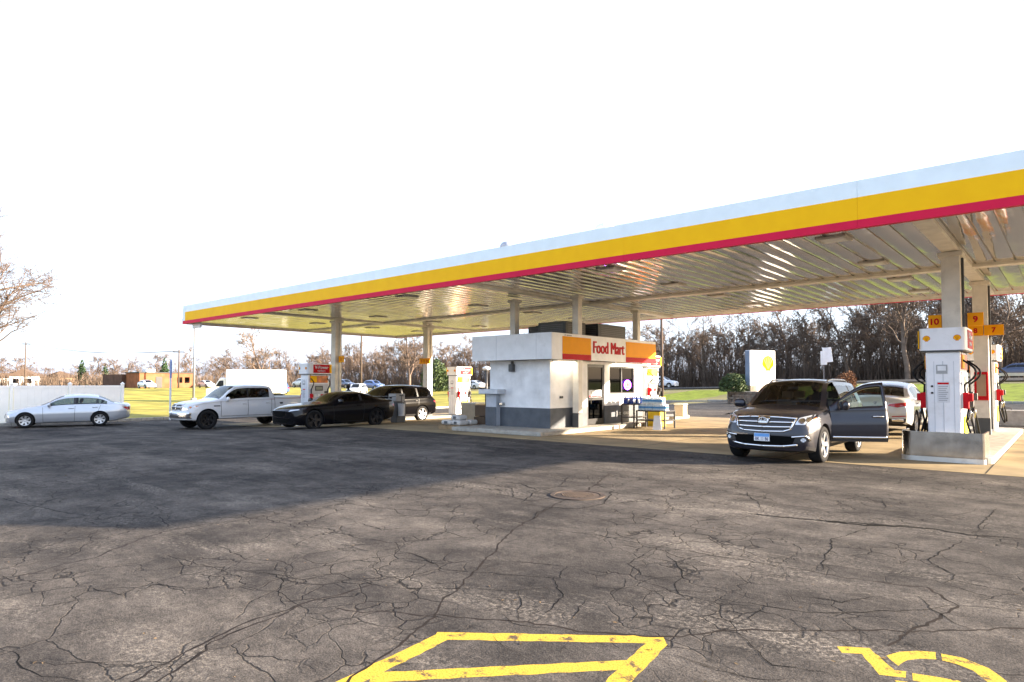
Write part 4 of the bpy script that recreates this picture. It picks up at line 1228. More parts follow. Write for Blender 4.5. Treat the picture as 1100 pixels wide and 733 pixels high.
def pump(x, y, label, text='V-Power', sunny=False):
    g = gz(x, y) + .15
    r = empty('fuel_pump', (x, y, g), 0, label, 'fuel pump', 'fuel pumps under the canopy')
    W1, D1 = .76, 1.10       # end width (x), length (y)
    PW = mat('pump_white', (.80, .81, .84), .35, var=.05, dirt=(.4, .36, .3), dirt_amt=.3)
    b = MB()                # cabinet, ends lean in a little
    b.prism([(-.285, .02), (.285, .02), (.31, 2.15), (-.31, 2.15)], -D1 / 2, D1 / 2, 0, Matrix.Rotation(R(90), 4, 'X'))
    cab = b.build('cabinet', PW, r, bevel=.025)
    b = MB(); b.box((0, -D1 / 2 - .004, 1.0), (.012, .01, 1.9)); b.box((-.16, -D1 / 2 - .002, 1.0), (.008, .01, 1.9)); b.box((.19, -D1 / 2 - .002, 1.0), (.008, .01, 1.9)); b.build('panel_seam', mat('seam_grey', (.5, .52, .56), .5), cab)
    for zz in (1.28, 1.42):
        b = MB(); b.lathe([(.022, 0), (.022, .02), (0, .025)], 12, 0, frame((-.2, -D1 / 2, zz), (1, 0, 0), (0, -1, 0))); b.build('lock', BLACK, cab)
    # notice on the end
    b = MB(); b.box((-.02, -D1 / 2 - .008, 1.78), (.2, .008, .19)); b.build('notice', mat('notice_grey', (.35, .36, .37), .5), cab)
    b = MB(); b.box((-.02, -D1 / 2 - .014, 1.80), (.15, .006, .1)); b.build('notice_panel', PLATEWHITE, cab)
    b = MB(); b.box((.0, -D1 / 2 - .008, 1.3), (.22, .008, .44))
    b.build('instruction_label', mat('label_pale', (.66, .67, .7), .5), cab)
    b = MB(); b.box((.0, -D1 / 2 - .014, 1.48), (.2, .006, .04)); b.build('label_heading', RED, cab)
    b = MB()
    for q in range(8): b.box((.0 - .01 * (q % 3), -D1 / 2 - .014, 1.42 - q * .042), (.17 - .02 * (q % 3), .006, .014))
    b.build('label_lines', mat('label_grey', (.3, .3, .32), .5), cab)
    # header with rounded corners
    hw, hl, rad = .42, .64, .14
    out = []
    for cx, cy, a0 in ((hw - rad, -hl + rad, -90), (hw - rad, hl - rad, 0), (-hw + rad, hl - rad, 90), (-hw + rad, -hl + rad, 180)):
        for a in range(0, 91, 15): out.append((cx + rad * math.cos(R(a0 + a)), cy + rad * math.sin(R(a0 + a))))
    b = MB(); b.prism(out, 2.18, 2.65, 0, None, True); hd = b.build('header', PW, r, angle=40)
    b = MB(); b.prism([(px_ * .97, py_ * .97) for px_, py_ in out], 2.15, 2.18); b.build('shadow_gap', DGREY, hd)
    for s in (1, -1):
        b = MB(); b.box((s * (hw + .006), .06 * s, 2.415), (.01, .84, .38)); b.build('header_panel', RED, hd)
        b = MB(); b.box((s * (hw + .006), .54 * s, 2.415), (.012, .1, .38)); b.build('yellow_stripe', YELLOW, hd)
        text_obj(text, 'lettering', PLATEWHITE, hd, .15, frame((s * (hw + .012), .06 * s, 2.48), (0, s, 0), (s, 0, 0)), .004, .02, width=.7)
        text_obj('NiTRO+', 'lettering', PLATEWHITE, hd, .08, frame((s * (hw + .012), .06 * s, 2.32), (0, s, 0), (s, 0, 0)), .004, .01, width=.4)
        pecten('emblem', hd, frame((s * .27, -hl + .0, 2.43), (1, 0, 0), (0, -1, 0)), .13, YELLOW, RED)
        # working side
        sx = s
        def side(z0, z1, y0, y1, m, nm, pr=.02, par=r):
            q = MB(); q.box((sx * (.298 + pr / 2), (y0 + y1) / 2, (z0 + z1) / 2), (pr, y1 - y0, z1 - z0)); return q.build(nm, m, par, bevel=.006)
        a = side(1.78, 2.10, -.46, .46, mat('poster_orange', (.62, .16, .03), .4, var=.5, scale=6), 'poster', .03)
        side(1.80, 2.08, -.44, -.12, YELLOW, 'poster_panel', .04, a)
        f = side(.95, 1.72, -.48, .48, mat('pump_face', (.52, .53, .54), .4), 'face_panel', .03)
        side(1.42, 1.64, -.2, .2, BLACK, 'display', .04, f)
        side(1.46, 1.60, -.16, .16, mat('lcd', (.22, .25, .2), .2), 'screen', .045, f)
        for q in range(5): side(1.12, 1.26, -.42 + q * .17, -.29 + q * .17, (YELLOW, WHITE, WHITE, RED, WHITE)[q], 'grade_button', .05, f)
        side(1.3, 1.4, .28, .42, DGREY, 'card_reader', .05, f)
        side(.28, .78, -.12, .42, mat('decal_yellow', (.80, .68, .02), .4), 'yellow_decal', .022)
        for yy in (-.42, .42):
            nz = MB()
            nz.box((sx * .37, yy, 1.12), (.12, .09, .34)); nz.box((sx * .45, yy, 1.19), (.1, .07, .16))
            n_ = nz.build('nozzle', RED if yy < 0 else BLACK, r, bevel=.02)
            nz = MB(); nz.tube([(sx * .42, yy, .98), (sx * .46, yy, .86), (sx * .44, yy, .72)], .016, 8); nz.build('spout', STEEL, n_)
            h = MB(); pts = []
            for q in range(25):
                t = q / 24
                if t < .35: pts.append((sx * (.32 + .24 * math.sin(t / .35 * math.pi)), yy + .03 * math.sin(t * 20), 1.98 - .55 * t / .35))
                else:
                    u = (t - .35) / .65
                    pts.append((sx * (.34 + .17 * math.sin(u * math.pi)), yy + .1 * math.sin(u * math.pi), 1.43 - 1.15 * math.sin(u * math.pi * .83) - .0 * u))
            pts[-1] = (sx * .42, yy, 1.0)
            h.tube(pts, .02, 8); h.build('hose', RUBBER, r)
            h = MB(); h.tube([(sx * .29, yy, 1.98), (sx * .29, yy, 2.17)], .03, 8); h.build('hose_swivel', BLACK, r)
    return r
island(-2.0, 15.95, 27.0, 'concrete pump island with the two pumps nearest the camera')
guard(-2.06, 15.95, 'steel hoop guard before the nearest fuel pump')
pump(-2.03, 16.75, 'white pump behind the steel guard, end face toward the camera')
pump(-2.05, 25.0, 'white pump half hidden behind the column marked 8 and 7')
island(-26.3, 15.2, 27.0, 'concrete pump island between the white pickup and black coupe')
pump(-26.2, 16.35, 'white pump with red header sign behind the black coupe')
pump(-25.9, 25.3, 'sunlit white pump beside the column marked 1 and 2')
island(-14.1, 23.4, 28.0, 'concrete pump island behind the kiosk')
pump(-13.9, 24.85, 'sunlit white pump just behind the Food Mart kiosk')
guard(-26.3, 15.1, 'steel hoop guard hidden behind the black coupe')

# red-framed extinguisher box on a column
r = empty('extinguisher_box', (-1.95, 22.98, 1.55), 0, 'red framed extinguisher box on the column marked 8 and 7', 'extinguisher box')
b = MB(); b.box((0, 0, 0), (.34, .16, .82)); b.build('case', RED, r, bevel=.03)
b = MB(); b.box((0, -.085, 0.02), (.22, .02, .62)); b.build('window', mat('box_window', (.35, .22, .13), .3), r, bevel=.02)

# ------------------------------------------------------------------ kiosk
KX0, KX1, KY0, KY1 = -15.55, -12.86, 16.7, 22.7
FX0, FX1, FY0, FY1, FZ0, FZ1 = -15.95, -12.42, 16.2, 23.0, 2.40, 3.26
STUCCO = mat('stucco_white', (.84, .84, .84), .85, var=.12, scale=2.5, bump=.5, bscale=60, dirt=(.45, .42, .37), dirt_amt=.3)
DADO = mat('dado_grey', (.085, .095, .11), .7, var=.2, scale=3, bump=.4, bscale=60, dirt=(.2, .19, .17), dirt_amt=.3)
kio = empty('kiosk', (-14.2, 19.7, 0), 0, 'small white kiosk shop with a yellow and red sign reading Food Mart', 'kiosk')
KO = Vector((-14.2, 19.7, 0))
def kb(x0, x1, y0, y1, z0, z1): return (Vector(((x0 + x1) / 2, (y0 + y1) / 2, (z0 + z1) / 2)) - KO, (x1 - x0, y1 - y0, z1 - z0))
DY0, DY1, WY0, WY1, WZ0, WZ1 = 18.85, 19.95, 20.3, 22.1, 1.22, 2.25
t = .14
b = MB(); c = MB()
def wall(x0, x1, y0, y1, z0, z1):
    if z0 < .80: c.box(*kb(x0, x1, y0, y1, z0, min(z1, .80)))
    if z1 > .80: b.box(*kb(x0, x1, y0, y1, max(z0, .80) + .0, z1))
wall(KX0, KX1, KY0, KY0 + t, .14, FZ0)
wall(KX0, KX1, KY1 - t, KY1, .14, FZ0)
wall(KX0, KX0 + t, KY0 + t, KY1 - t, .14, FZ0)
wall(KX1 - t, KX1, KY0 + t, DY0, .14, FZ0)
wall(KX1 - t, KX1, DY1, WY0, .14, FZ0)
wall(KX1 - t, KX1, WY1, KY1 - t, .14, FZ0)
wall(KX1 - t, KX1, WY0, WY1, .14, WZ0)
wall(KX1 - t, KX1, WY0, WY1, WZ1, FZ0)
wall(KX1 - t, KX1, DY0, DY1, 2.3, FZ0)
b.build('wall', STUCCO, kio); c.build('dado', DADO, kio)
b = MB(); b.box(*kb(KX0 + .15, KX1 - .15, KY0 + .15, KY1 - .15, .14, .16)); b.build('shop_floor', mat('shop_tiles', (.2, .18, .16), .5), kio)
b = MB(); b.box(*kb(FX0 + .04, FX1 - .04, FY0 + .04, FY1 - .04, FZ0 + .03, FZ1 - .05)); b.build('roof_slab', mat('soffit_cream', (.55, .52, .46), .7), kio)
b = MB()
for (x0, x1, y0, y1) in ((FX0, FX1, FY0, FY0 + .038), (FX0, FX1, FY1 - .038, FY1), (FX0, FX0 + .038, FY0 + .04, FY1 - .04), (FX1 - .038, FX1, FY0 + .04, FY1 - .04)):
    b.box(*kb(x0, x1, y0, y1, FZ0, FZ1))
fa = b.build('fascia', mat('fascia_paint', (.82, .83, .84), .45, var=.06, dirt=(.42, .4, .36), dirt_amt=.3), kio, bevel=.008)
for xj in (1.15, 2.9):
    b = MB(); b.box(*kb(FX0 + xj, FX0 + xj + .006, FY0 - .004, FY0, FZ0 + .02, FZ1 - .02)); b.build('panel_joint', mat('joint_grey', (.35, .36, .38), .6), fa)
# sign bands on the long side
def band(y0, y1, z0, z1, m, nm, pr=.012):
    q = MB(); q.box(*kb(FX1, FX1 + pr, y0, y1, z0, z1)); return q.build(nm, m, kio, bevel=.003)
zr = FZ0 + .19
for y0, y1 in ((16.78, 18.42), (20.72, 22.98)):
    band(y0, y1, zr + .002, FZ1 - .10, mat('sign_orange', (.88, .36, .005), .5, var=.04, spec=.12), 'yellow_panel'); band(y0, y1, FZ0 + .004, zr, RED, 'red_panel', .016)
text_obj('Food Mart', 'sign_lettering', RED, kio, .42, frame(Vector((FX1 + .002, 19.56, FZ0 + .47)) - KO, (0, 1, 0), (1, 0, 0)), .015, 0.0, width=2.02, bold2=.09)
text_obj('NO SMOKING', 'notice_lettering', DGREY, kio, .035, frame(Vector((FX1 + .002, 17.1, FZ1 - .06)) - KO, (0, 1, 0), (1, 0, 0)), .003, .005, width=.4)
# door
DK = mat('door_frame_black', (.02, .02, .022), .35)
b = MB()
for (y0, y1, z0, z1) in ((DY0, DY0 + .09, .16, 2.3), (DY1 - .09, DY1, .16, 2.3), (DY0 + .09, DY1 - .09, 2.2, 2.3), (DY0 + .09, DY1 - .09, .16, .36), (DY0 + .09, DY1 - .09, 1.02, 1.09)):
    b.box(*kb(KX1 - .10, KX1 - .03, y0, y1, z0, z1))
dr = b.build('door', DK, kio)
b = MB(); b.box(*kb(KX1 - .07, KX1 - .06, DY0 + .09, DY1 - .09, .36, 2.2)); b.build('pane', glass('shop_glass', (.07, .075, .075), .02, .55), dr)
b = MB(); b.tube([Vector((KX1 + .03, DY0 + .18, .9)) - KO, Vector((KX1 + .03, DY0 + .18, 1.35)) - KO], .016); b.build('handle', STEEL, dr)
b = MB(); b.box(*kb(KX1 - .055, KX1 - .045, DY0 + .14, DY1 - .14, 1.12, 1.38)); st = b.build('sticker', PLATEWHITE, dr)
b = MB(); b.box(*kb(KX1 - .044, KX1 - .04, DY0 + .16, DY1 - .16, 1.13, 1.19)); b.build('sticker_stripe', RED, st)
# window
b = MB()
for (y0, y1, z0, z1) in ((WY0, WY0 + .06, WZ0, WZ1), (WY1 - .06, WY1, WZ0, WZ1), (WY0 + .06, WY1 - .06, WZ1 - .06, WZ1), (WY0 + .06, WY1 - .06, WZ0, WZ0 + .06), (21.15, 21.22, WZ0 + .06, WZ1 - .06)):
    b.box(*kb(KX1 - .11, KX1 - .03, y0, y1, z0, z1))
wi = b.build('window', DK, kio)
b = MB(); b.box(*kb(KX1 - .075, KX1 - .065, WY0 + .06, WY1 - .06, WZ0 + .06, WZ1 - .06)); b.build('pane', glass('shop_glass'), wi)
b = MB(); b.box(*kb(KX1 - .005, KX1 + .06, WY0 - .05, WY1 + .05, WZ0 - .06, WZ0 - .005)); b.build('sill', CREAM, wi, bevel=.01)
b = MB(); b.box(*kb(KX1 + .0, KX1 + .008, 20.75, 21.9, .42, .56))
pl_ = b.build('kick_sign', DGREY, kio)
text_obj('ICE  COLD', 'lettering', PLATEWHITE, pl_, .1, frame(Vector((KX1 + .008, 21.3, .49)) - KO, (0, 1, 0), (1, 0, 0)), .003, .02, width=.7)
# neon in the window
ne = empty('neon_sign', (KX1 - .03, 21.58, 1.56), 0, 'glowing purple and red neon sign in the kiosk window', 'neon sign')
b = MB(); Mn = frame((.02, 0, 0), (0, 1, 0), (1, 0, 0))
b.tube([Mn @ Vector((.23 * math.cos(R(a)), .17 * math.sin(R(a)), 0)) for a in range(0, 361, 15)], .022, 8, 0, False); b.build('outer_tube', emit('neon_violet', (.30, .05, 1.0), 6), ne)
b = MB(); b.tube([Mn @ Vector((.10 * math.cos(R(a)), .08 * math.sin(R(a)), 0)) for a in range(0, 361, 20)], .025, 8, 0, False); b.build('inner_tube', emit('neon_red', (1.0, .04, .04), 5), ne)
b = MB(); b.prism(ell(0, 0, .25, .19), -.02, -.01, 0, Mn); b.build('backing', BLACK, ne)
# soffit lights (lit in the photo)
for y0, y1 in ((16.75, 18.2), (20.3, 22.3)):
    b = MB(); b.box(*kb(KX1 + .06, KX1 + .26, y0, y1, FZ0 - .06, FZ0 + .028)); l = b.build('soffit_light', WHITE, kio)
    b = MB(); b.box(*kb(KX1 + .08, KX1 + .24, y0 + .03, y1 - .03, FZ0 - .07, FZ0 - .062)); b.build('tube', emit('lit_tube', (1.0, .86, .62), 4.0), l)
# fittings on the end wall
b = MB(); b.box(*kb(-14.55, -14.37, KY0 - .16, KY0, 2.02, 2.28)); b.box(*kb(-14.5, -14.42, KY0 - .1, KY0 + .0, 2.28, 2.38)); b.build('floodlight', DGREY, kio, bevel=.02)
b = MB(); b.box(*kb(-15.72, -14.82, KY0 - .42, KY0 - .003, 1.25, 1.42)); sh = b.build('service_hood', mat('hood_grey', (.55, .58, .62), .45), kio, bevel=.02)
b = MB(); b.box(*kb(-15.55, -15.05, KY0 - .22, KY0 - .003, .14, 1.245)); b.build('service_box', mat('box_grey', (.42, .45, .5), .5), kio, bevel=.015)
b = MB(); b.box(*kb(-15.56, -15.04, KY0 - .226, KY0 - .222, .14, .80)); b.build('box_dado', DADO, kio)
b = MB(); b.box(*kb(-15.0, -14.84, KY0 - .14, KY0, .86, .96)); b.build('tap', STEEL, kio, bevel=.02)
b = MB(); b.box(*kb(KX1, KX1 + .06, 17.2, 17.34, 1.12, 1.2)); b.build('junction_box', DGREY, kio, bevel=.01)
b = MB(); b.tube([Vector((KX1 + .06, 18.08, 1.28)) - KO, Vector((KX1 + .06, 18.08, 2.4)) - KO], .035, 8); b.build('downpipe', DGREY, kio)
b = MB(); b.box(*kb(KX1 + .002, KX1 + .16, 17.98, 18.3, .14, 1.35)); b.build('meter_box', mat('meter_blue', (.16, .2, .27), .5), kio, bevel=.015)
# shop interior: counter, shelves, packets
ins = MB(); ins.box(*kb(-14.0, -13.6, 19.9, 22.4, .16, 1.05)); ins.build('counter', mat('counter_brown', (.12, .08, .05), .5), kio)
s = MB()
for z in (.6, 1.0, 1.4, 1.8, 2.1): s.box(*kb(-15.3, -15.0, 17.2, 22.4, z, z + .03))
s.build('shelves', mat('shelf_grey', (.25, .25, .25), .6), kio)
rg = random.Random(8)
pk = MB()
for z in (.63, 1.03, 1.43, 1.83):
    y = 17.3
    while y < 22.3:
        w = rg.uniform(.1, .24); pk.box(*kb(-15.25, -15.02, y, y + w, z, z + rg.uniform(.15, .3)), rg.randrange(4)); y += w + .03
for y in (20.5, 20.75, 21.0, 21.5, 21.8): pk.box(*kb(-13.9, -13.7, y, y + .16, 1.05, 1.05 + rg.uniform(.15, .35)), rg.randrange(4))
pk.build('stock', [YELLOW, RED, PLATEWHITE, mat('pack_green', (.05, .2, .08), .5)], kio).__setitem__('kind', 'stuff')
# kerbed base
kbs = empty('kiosk_island', (-14.1, 19.6, 0), 0, 'raised concrete island under the Food Mart kiosk', 'kerb island')
b = MB(); b.box((-.0, .0, .07), (3.9, 8.6, .14)); b.build('kerb_slab', CONC, kbs, bevel=.03)
# roof units
for k, (x, y, w, d, h, lb) in enumerate(((-14.6, 18.4, .62, .7, .42, 'small dark rooftop unit, the lowest on the kiosk roof'),
                                       (-13.6, 18.35, 1.2, 1.2, .50, 'dark rooftop unit just behind the middle column on the kiosk'),
                                       (-13.25, 20.4, .9, 1.9, .52, 'dark rooftop unit nearest the kiosk sign lettering'))):
    r = empty('rooftop_unit', (x, y, FZ1 - .05), 0, lb, 'rooftop unit', 'dark cooling units on the kiosk roof')
    b = MB(); b.box((0, 0, h / 2 + .05), (w, d, h)); b.build('case', mat('unit_dark', (.035, .035, .036), .5, dirt=(.1, .09, .08), dirt_amt=.3), r, bevel=.02)
    b = MB()
    for q in range(6): b.box((w / 2 + .006, 0, .12 + q * h * .13), (.01, d * .8, .02)); b.box((0, -d / 2 - .006, .12 + q * h * .13), (w * .8, .01, .02))
    b.build('grille', mat('unit_fin', (.09, .09, .09), .5), r)
    b = MB(); b.lathe([(w * .3, h + .05), (w * .3, h + .09), (w * .26, h + .09), (w * .26, h + .06), (0, h + .06)], 18); b.build('fan_guard', DGREY, r)

# ------------------------------------------------------------------ goods round the kiosk
WATER = glass('water_bottle', (.75, .88, .95)); PLBLUE = mat('label_blue', (.06, .28, .62), .4); JUG = mat('blue_fluid', (.02, .05, .22), .15, coat=.5)
def water_pack(x, y, z, rz, label):
    r = empty('water_pack', (x, y, z), rz, label, 'water pack', 'shrink-wrapped packs of bottled water on the display table')
    b = MB(); c = MB(); l = MB()
    for i in range(4):
        for j in range(3):
            cx, cy = -.102 + i * .068, -.08 + j * .08
            T = Matrix.Translation((cx, cy, 0))
            b.lathe([(0, 0), (.033, .0), (.034, .06), (.032, .12), (.034, .16), (.014, .2), (.014, .215)], 10, 0, T)
            c.lathe([(.016, .213), (.016, .235), (0, .235)], 8, 0, T)
            l.lathe([(.0345, .07), (.0345, .14)], 10, 0, T)
    b.build('bottles', mat('water_plastic', (.62, .76, .85), .15, coat=.6), r); c.build('caps', PLATEWHITE, r); l.build('bottle_labels', PLBLUE, r)
    b = MB(); b.box((0, 0, .005), (.275, .26, .008)); b.build('tray', PLATEWHITE, r)
def rack(x, y, w, d, h, label, mname='rack_black'):
    r = empty('display_rack', (x, y, .004), R(0), label, 'display rack')
    m = mat('rack_black', (.015, .015, .016), .45)
    for sx in (-1, 1):
        for sy in (-1, 1):
            b = MB(); b.box((sx * (w / 2 - .02), sy * (d / 2 - .02), h / 2), (.045, .045, h)); b.build('leg', m, r)
    for z in (h, h * .45):
        b = MB(); b.box((0, 0, z), (w, d, .04)); b.build('shelf', m, r, bevel=.006)
    return r
rack(-12.2, 20.9, .55, .9, .85, 'tall black wire rack of blue fluid jugs by the kiosk window')
for i in range(2):
    for j in range(3):
        x, y, z = -12.33 + i * .26, 20.6 + j * .3, .878
        g_ = empty('fluid_jug', (x, y, z), 0, 'jug of dark blue washer fluid on the black rack by the window', 'jug', 'blue washer fluid jugs on the black rack')
        b = MB(); b.box((0, 0, .11), (.15, .2, .22), 0, None, 0, .92); b.tube([(0, -.05, .21), (0, -.05, .27)], .03, 8); b.tube([(0, .06, .2), (0, .085, .26), (0, .0, .27)], .014, 6); b.build('bottle', JUG, g_, bevel=.025)
        b = MB(); b.tube([(0, -.05, .265), (0, -.05, .295)], .034, 8); b.build('cap', PLATEWHITE, g_)
        b = MB(); b.box((.0765, 0, .1), (.003, .14, .12)); b.build('label_patch', PLATEWHITE, g_)
rack(-11.42, 21.1, 1.15, .8, .62, 'low black table stacked with bottled water packs')
n = 0
NW = ['nearest the jug rack in the lower layer', 'second from the jug rack in the lower layer', 'third from the jug rack in the lower layer', 'farthest from the jug rack in the lower layer',
      'nearest the jug rack in the upper layer', 'second from the jug rack in the upper layer', 'farthest from the jug rack in the upper layer']
for k in range(7):
    lay, i = (0, k) if k < 4 else (1, k - 4)
    water_pack(-11.84 + i * .285 + lay * .14, 20.92 + (.02 if lay else 0), .647 + lay * .24, rg.uniform(-.08, .08), 'pack of bottled water ' + NW[k])
r = empty('oil_display', (-11.85, 21.95, .004), 0, 'bright yellow motor oil display stand behind the water packs', 'display stand')
b = MB(); b.box((0, 0, .55), (.55, .45, 1.1)); b.build('stand', mat('stand_yellow', (.85, .62, .03), .4), r, bevel=.01)
b = MB(); b.box((0, -.23, .75), (.4, .012, .3)); b.box((.281, 0, .75), (.012, .3, .3)); b.build('panel', RED, r)
r = empty('litter_bin', (-13.0, 26.3, .154), 0, 'beige litter bin standing past the pump behind the kiosk', 'litter bin')
b = MB(); b.box((0, 0, .25), (.42, .42, .5)); b.build('bin_body', mat('beige_plastic', (.50, .42, .30), .6), r, bevel=.03); b = MB(); b.box((0, 0, .53), (.46, .46, .06)); b.build('lid', CREAM, r, bevel=.02)
r = empty('wet_floor_sign', (-10.9, 20.25, .004), R(20), 'small folded white floor sign at the end of the water table', 'floor sign')
for s in (-1, 1):
    b = MB(); b.prism([(-.15, 0), (.15, 0), (.11, .5), (-.11, .5)], -.01, .01, 0, Matrix.Translation((0, s * .09, 0)) @ Matrix.Rotation(R(90 - s * 12 * -1), 4, 'X')); b.build('panel', PLATEWHITE, r)
# pallet goods beside the kiosk
r = empty('pallet', (-16.55, 16.2, gz(-16.5, 16.2)), R(4), 'wooden pallet under white sacks beside the kiosk', 'pallet')
WOOD = mat('pallet_wood', (.30, .21, .12), .85, var=.3, scale=4)
b = MB()
for i in range(6): b.box((-.5 + i * .2, 0, .13), (.14, 1.0, .022))
b.build('boards', WOOD, r)
for i in (-.5, 0, .5):
    b = MB(); b.box((0, i * .92, .06), (1.15, .09, .115)); b.build('bearer', WOOD, r)
for k, (dx, dy, dz) in enumerate(((-.32, -.2, 0), (.2, -.2, 0), (-.3, .25, 0), (.22, .25, 0), (-.05, 0, .17))):
    o = empty('salt_sack', (-16.55 + dx, 16.2 + dy, gz(-16.5, 16.2) + .145 + dz), R(rg.uniform(-8, 8)), ('white sack lying on top of the others on the pallet' if dz else 'white sack in the bottom layer on the pallet'), 'sack', 'white sacks on the pallet')
    b = MB(); b.box((0, 0, .085), (.5, .42, .17)); q = b.build('bag', mat('sack_white', (.55, .53, .50), .6, var=.15, scale=12), o, bevel=.07, seg=3)
    b = MB(); b.box((0, -.2125, .085), (.16, .004, .09)); b.build('print', DGREY, o)
for k, (x, y, z, s, lb) in enumerate(((-16.2, 17.1, 0, .55, 'brown carton at the bottom of the pair by the kiosk'), (-16.22, 17.12, .42, .5, 'brown carton on top of the pair by the kiosk'))):
    o = empty('carton', (x, y, gz(x, y) + z + .004), R(5 * k), lb, 'carton', 'brown cartons beside the kiosk')
    b = MB(); b.box((0, 0, .2), (s, s, .4)); b.build('box', mat('carton_dark', (.11, .075, .05), .85), o, bevel=.01); b = MB(); b.box((0, 0, .402), (.06, s, .004)); b.build('tape', BROWNBOX, o)
p = at(508, 29); r = empty('storage_chest', (p.x, p.y, p.z), 0, 'beige storage chest standing between the cartons and sunlit pump', 'chest')
b = MB(); b.box((0, 0, .35), (.9, .6, .7)); b.build('chest_body', mat('beige_plastic'  , (.50, .42, .30)), r, bevel=.02); b = MB(); b.box((0, 0, .74), (.95, .65, .07)); b.build('lid', CREAM, r, bevel=.02)
# squeegee stand by the black coupe
p = at(428, 27.8); r = empty('squeegee_stand', (p.x, p.y, p.z + .004), 0, 'grey waste bin with white squeegee tub behind the black coupe', 'waste bin')
b = MB(); b.box((0, 0, .45), (.42, .5, .9)); b.build('bin_body', mat('bin_grey', (.09, .095, .10), .6), r, bevel=.03)
b = MB(); b.box((-.1, 0, 1.08), (.5, .5, .32)); b.build('towel_box', mat('bin_pale', (.3, .3, .3), .5), r, bevel=.02)
b = MB(); b.lathe([(.13, 0), (.15, .5), (.17, .52), (.12, .52), (.11, .1)], 14, 0, Matrix.Translation((.34, -.1, .3))); b.build('bucket', PLATEWHITE, r)
b = MB(); b.tube([(.34, -.1, .5), (.36, -.12, 1.15)], .015); b.box((.36, -.12, 1.17), (.22, .04, .05)); b.build('squeegee', BLACK, r)
# ------------------------------------------------------------------ bare trees
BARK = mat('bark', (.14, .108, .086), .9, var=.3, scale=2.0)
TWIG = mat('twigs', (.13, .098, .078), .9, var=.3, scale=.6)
BARKW = mat('bark_sunlit', (.18, .13, .10), .9, var=.3, scale=2.0)  # lighter, warmer copies: low sunlight is put into bark and twig colour
TWIGW = mat('twigs_sunlit', (.17, .125, .095), .9, var=.3, scale=.6)
def bare_tree_mesh(seed, H, spread, levels=4, kids=(6, 6, 5, 4), trunk_r=.22, fork=.35, thin=.016, lean=0.0, sides=(8, 6, 4, 3, 3)):
    rg = random.Random(seed)
    T = MB(); C = MB()
    def rot(d, ang, az):
        a = d.orthogonal().normalized(); b = d.cross(a)
        return (d * math.cos(ang) + (a * math.cos(az) + b * math.sin(az)) * math.sin(ang)).normalized()
    def grow(p, d, ln, r, lv):
        n = 6 if lv == 0 else (5 if lv == 1 else 3)
        pts = [p]; rs = [r]; dirs = [d]
        end = r * (.45 if lv < 2 else .4)
        for i in range(n):
            w = (.10, .20, .26, .3, .3)[lv]
            d = (d + Vector((rg.gauss(0, w), rg.gauss(0, w), rg.gauss(0, w * .6) + (.05 if lv else .02)))).normalized()
            p = p + d * (ln / n)
            pts.append(p); dirs.append(d); rs.append(max(thin * .6, r + (end - r) * (i + 1) / n))
        (T if lv < 2 else C).tube(pts, rs, sides[lv], 0, False)
        if lv >= levels: return
        k = kids[lv] + rg.randint(-1, 1)
        az = rg.uniform(0, 6.28)
        for q in range(max(2, k)):
            t = fork + (1 - fork) * (q + rg.uniform(.2, .9)) / k if lv == 0 else rg.uniform(.25, 1.0)
            f = t * n; i = min(n - 1, int(f))
            pp = pts[i].lerp(pts[i + 1], f - i); rr = rs[i] * .62
            az += 2.4 + rg.uniform(-.4, .4)
            nl = ln * rg.uniform(.5, .8) * (spread if lv == 0 else .78) * (1.15 - .45 * t)
            grow(pp, rot(dirs[i], R(rg.uniform(28, 58)), az), nl, max(thin, rr * rg.uniform(.6, .95)), lv + 1)
        if lv > 0 or True:
            grow(pts[-1], rot(dirs[-1], R(rg.uniform(5, 25)), az), ln * .45, max(thin, rs[-1] * .95), lv + 1)
    grow(Vector((0, 0, -.15)), Vector((lean, 0, 1)).normalized(), H * .62, trunk_r, 0)
    # scale to height
    zmax = max(v[2] for v in T.v + C.v)
    s = H / zmax
    for mb_ in (T, C): mb_.v = [(v[0] * s, v[1] * s, v[2] * s) for v in mb_.v]
    return T, C
class TreeKind:
    def __init__(s, seed, H, spread, bark, twig, **kw):
        T, C = bare_tree_mesh(seed, H, spread, **kw)
        s.H = H; s.T, s.C, s.bark, s.twig = T, C, bark, twig; s.proto = None
    def place(s, name, loc, rz, h, label, group):
        if s.proto is None:
            r = empty(name, loc, rz, label, 'tree', group)
            s.T.build('trunk', s.bark, r); s.C.build('crown', s.twig, r); s.proto = r
        else:
            r = copy_tree(s.proto); r.location = loc; r.rotation_euler = (0, 0, rz)
            r['label'] = label
            if group: r['group'] = group
        k = h / s.H; r.scale = (k, k, k)
        return r
kw = dict(thin=.034, sides=(6, 4, 3, 3, 3))
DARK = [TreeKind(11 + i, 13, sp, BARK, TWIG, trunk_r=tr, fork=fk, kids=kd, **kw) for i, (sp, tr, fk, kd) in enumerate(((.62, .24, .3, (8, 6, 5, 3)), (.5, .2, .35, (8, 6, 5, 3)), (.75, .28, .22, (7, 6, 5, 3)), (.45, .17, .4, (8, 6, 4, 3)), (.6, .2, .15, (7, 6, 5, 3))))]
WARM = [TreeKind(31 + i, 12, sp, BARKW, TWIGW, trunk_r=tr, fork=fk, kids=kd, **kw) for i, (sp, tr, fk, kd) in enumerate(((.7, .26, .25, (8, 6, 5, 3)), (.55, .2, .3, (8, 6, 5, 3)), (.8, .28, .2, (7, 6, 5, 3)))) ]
rt = random.Random(77)
def Yline(px, Y): return Y / (.755 - .0 + (px - 550) / 690 * .656)
G1 = 'bare trees in the wood along the far side of the highway'
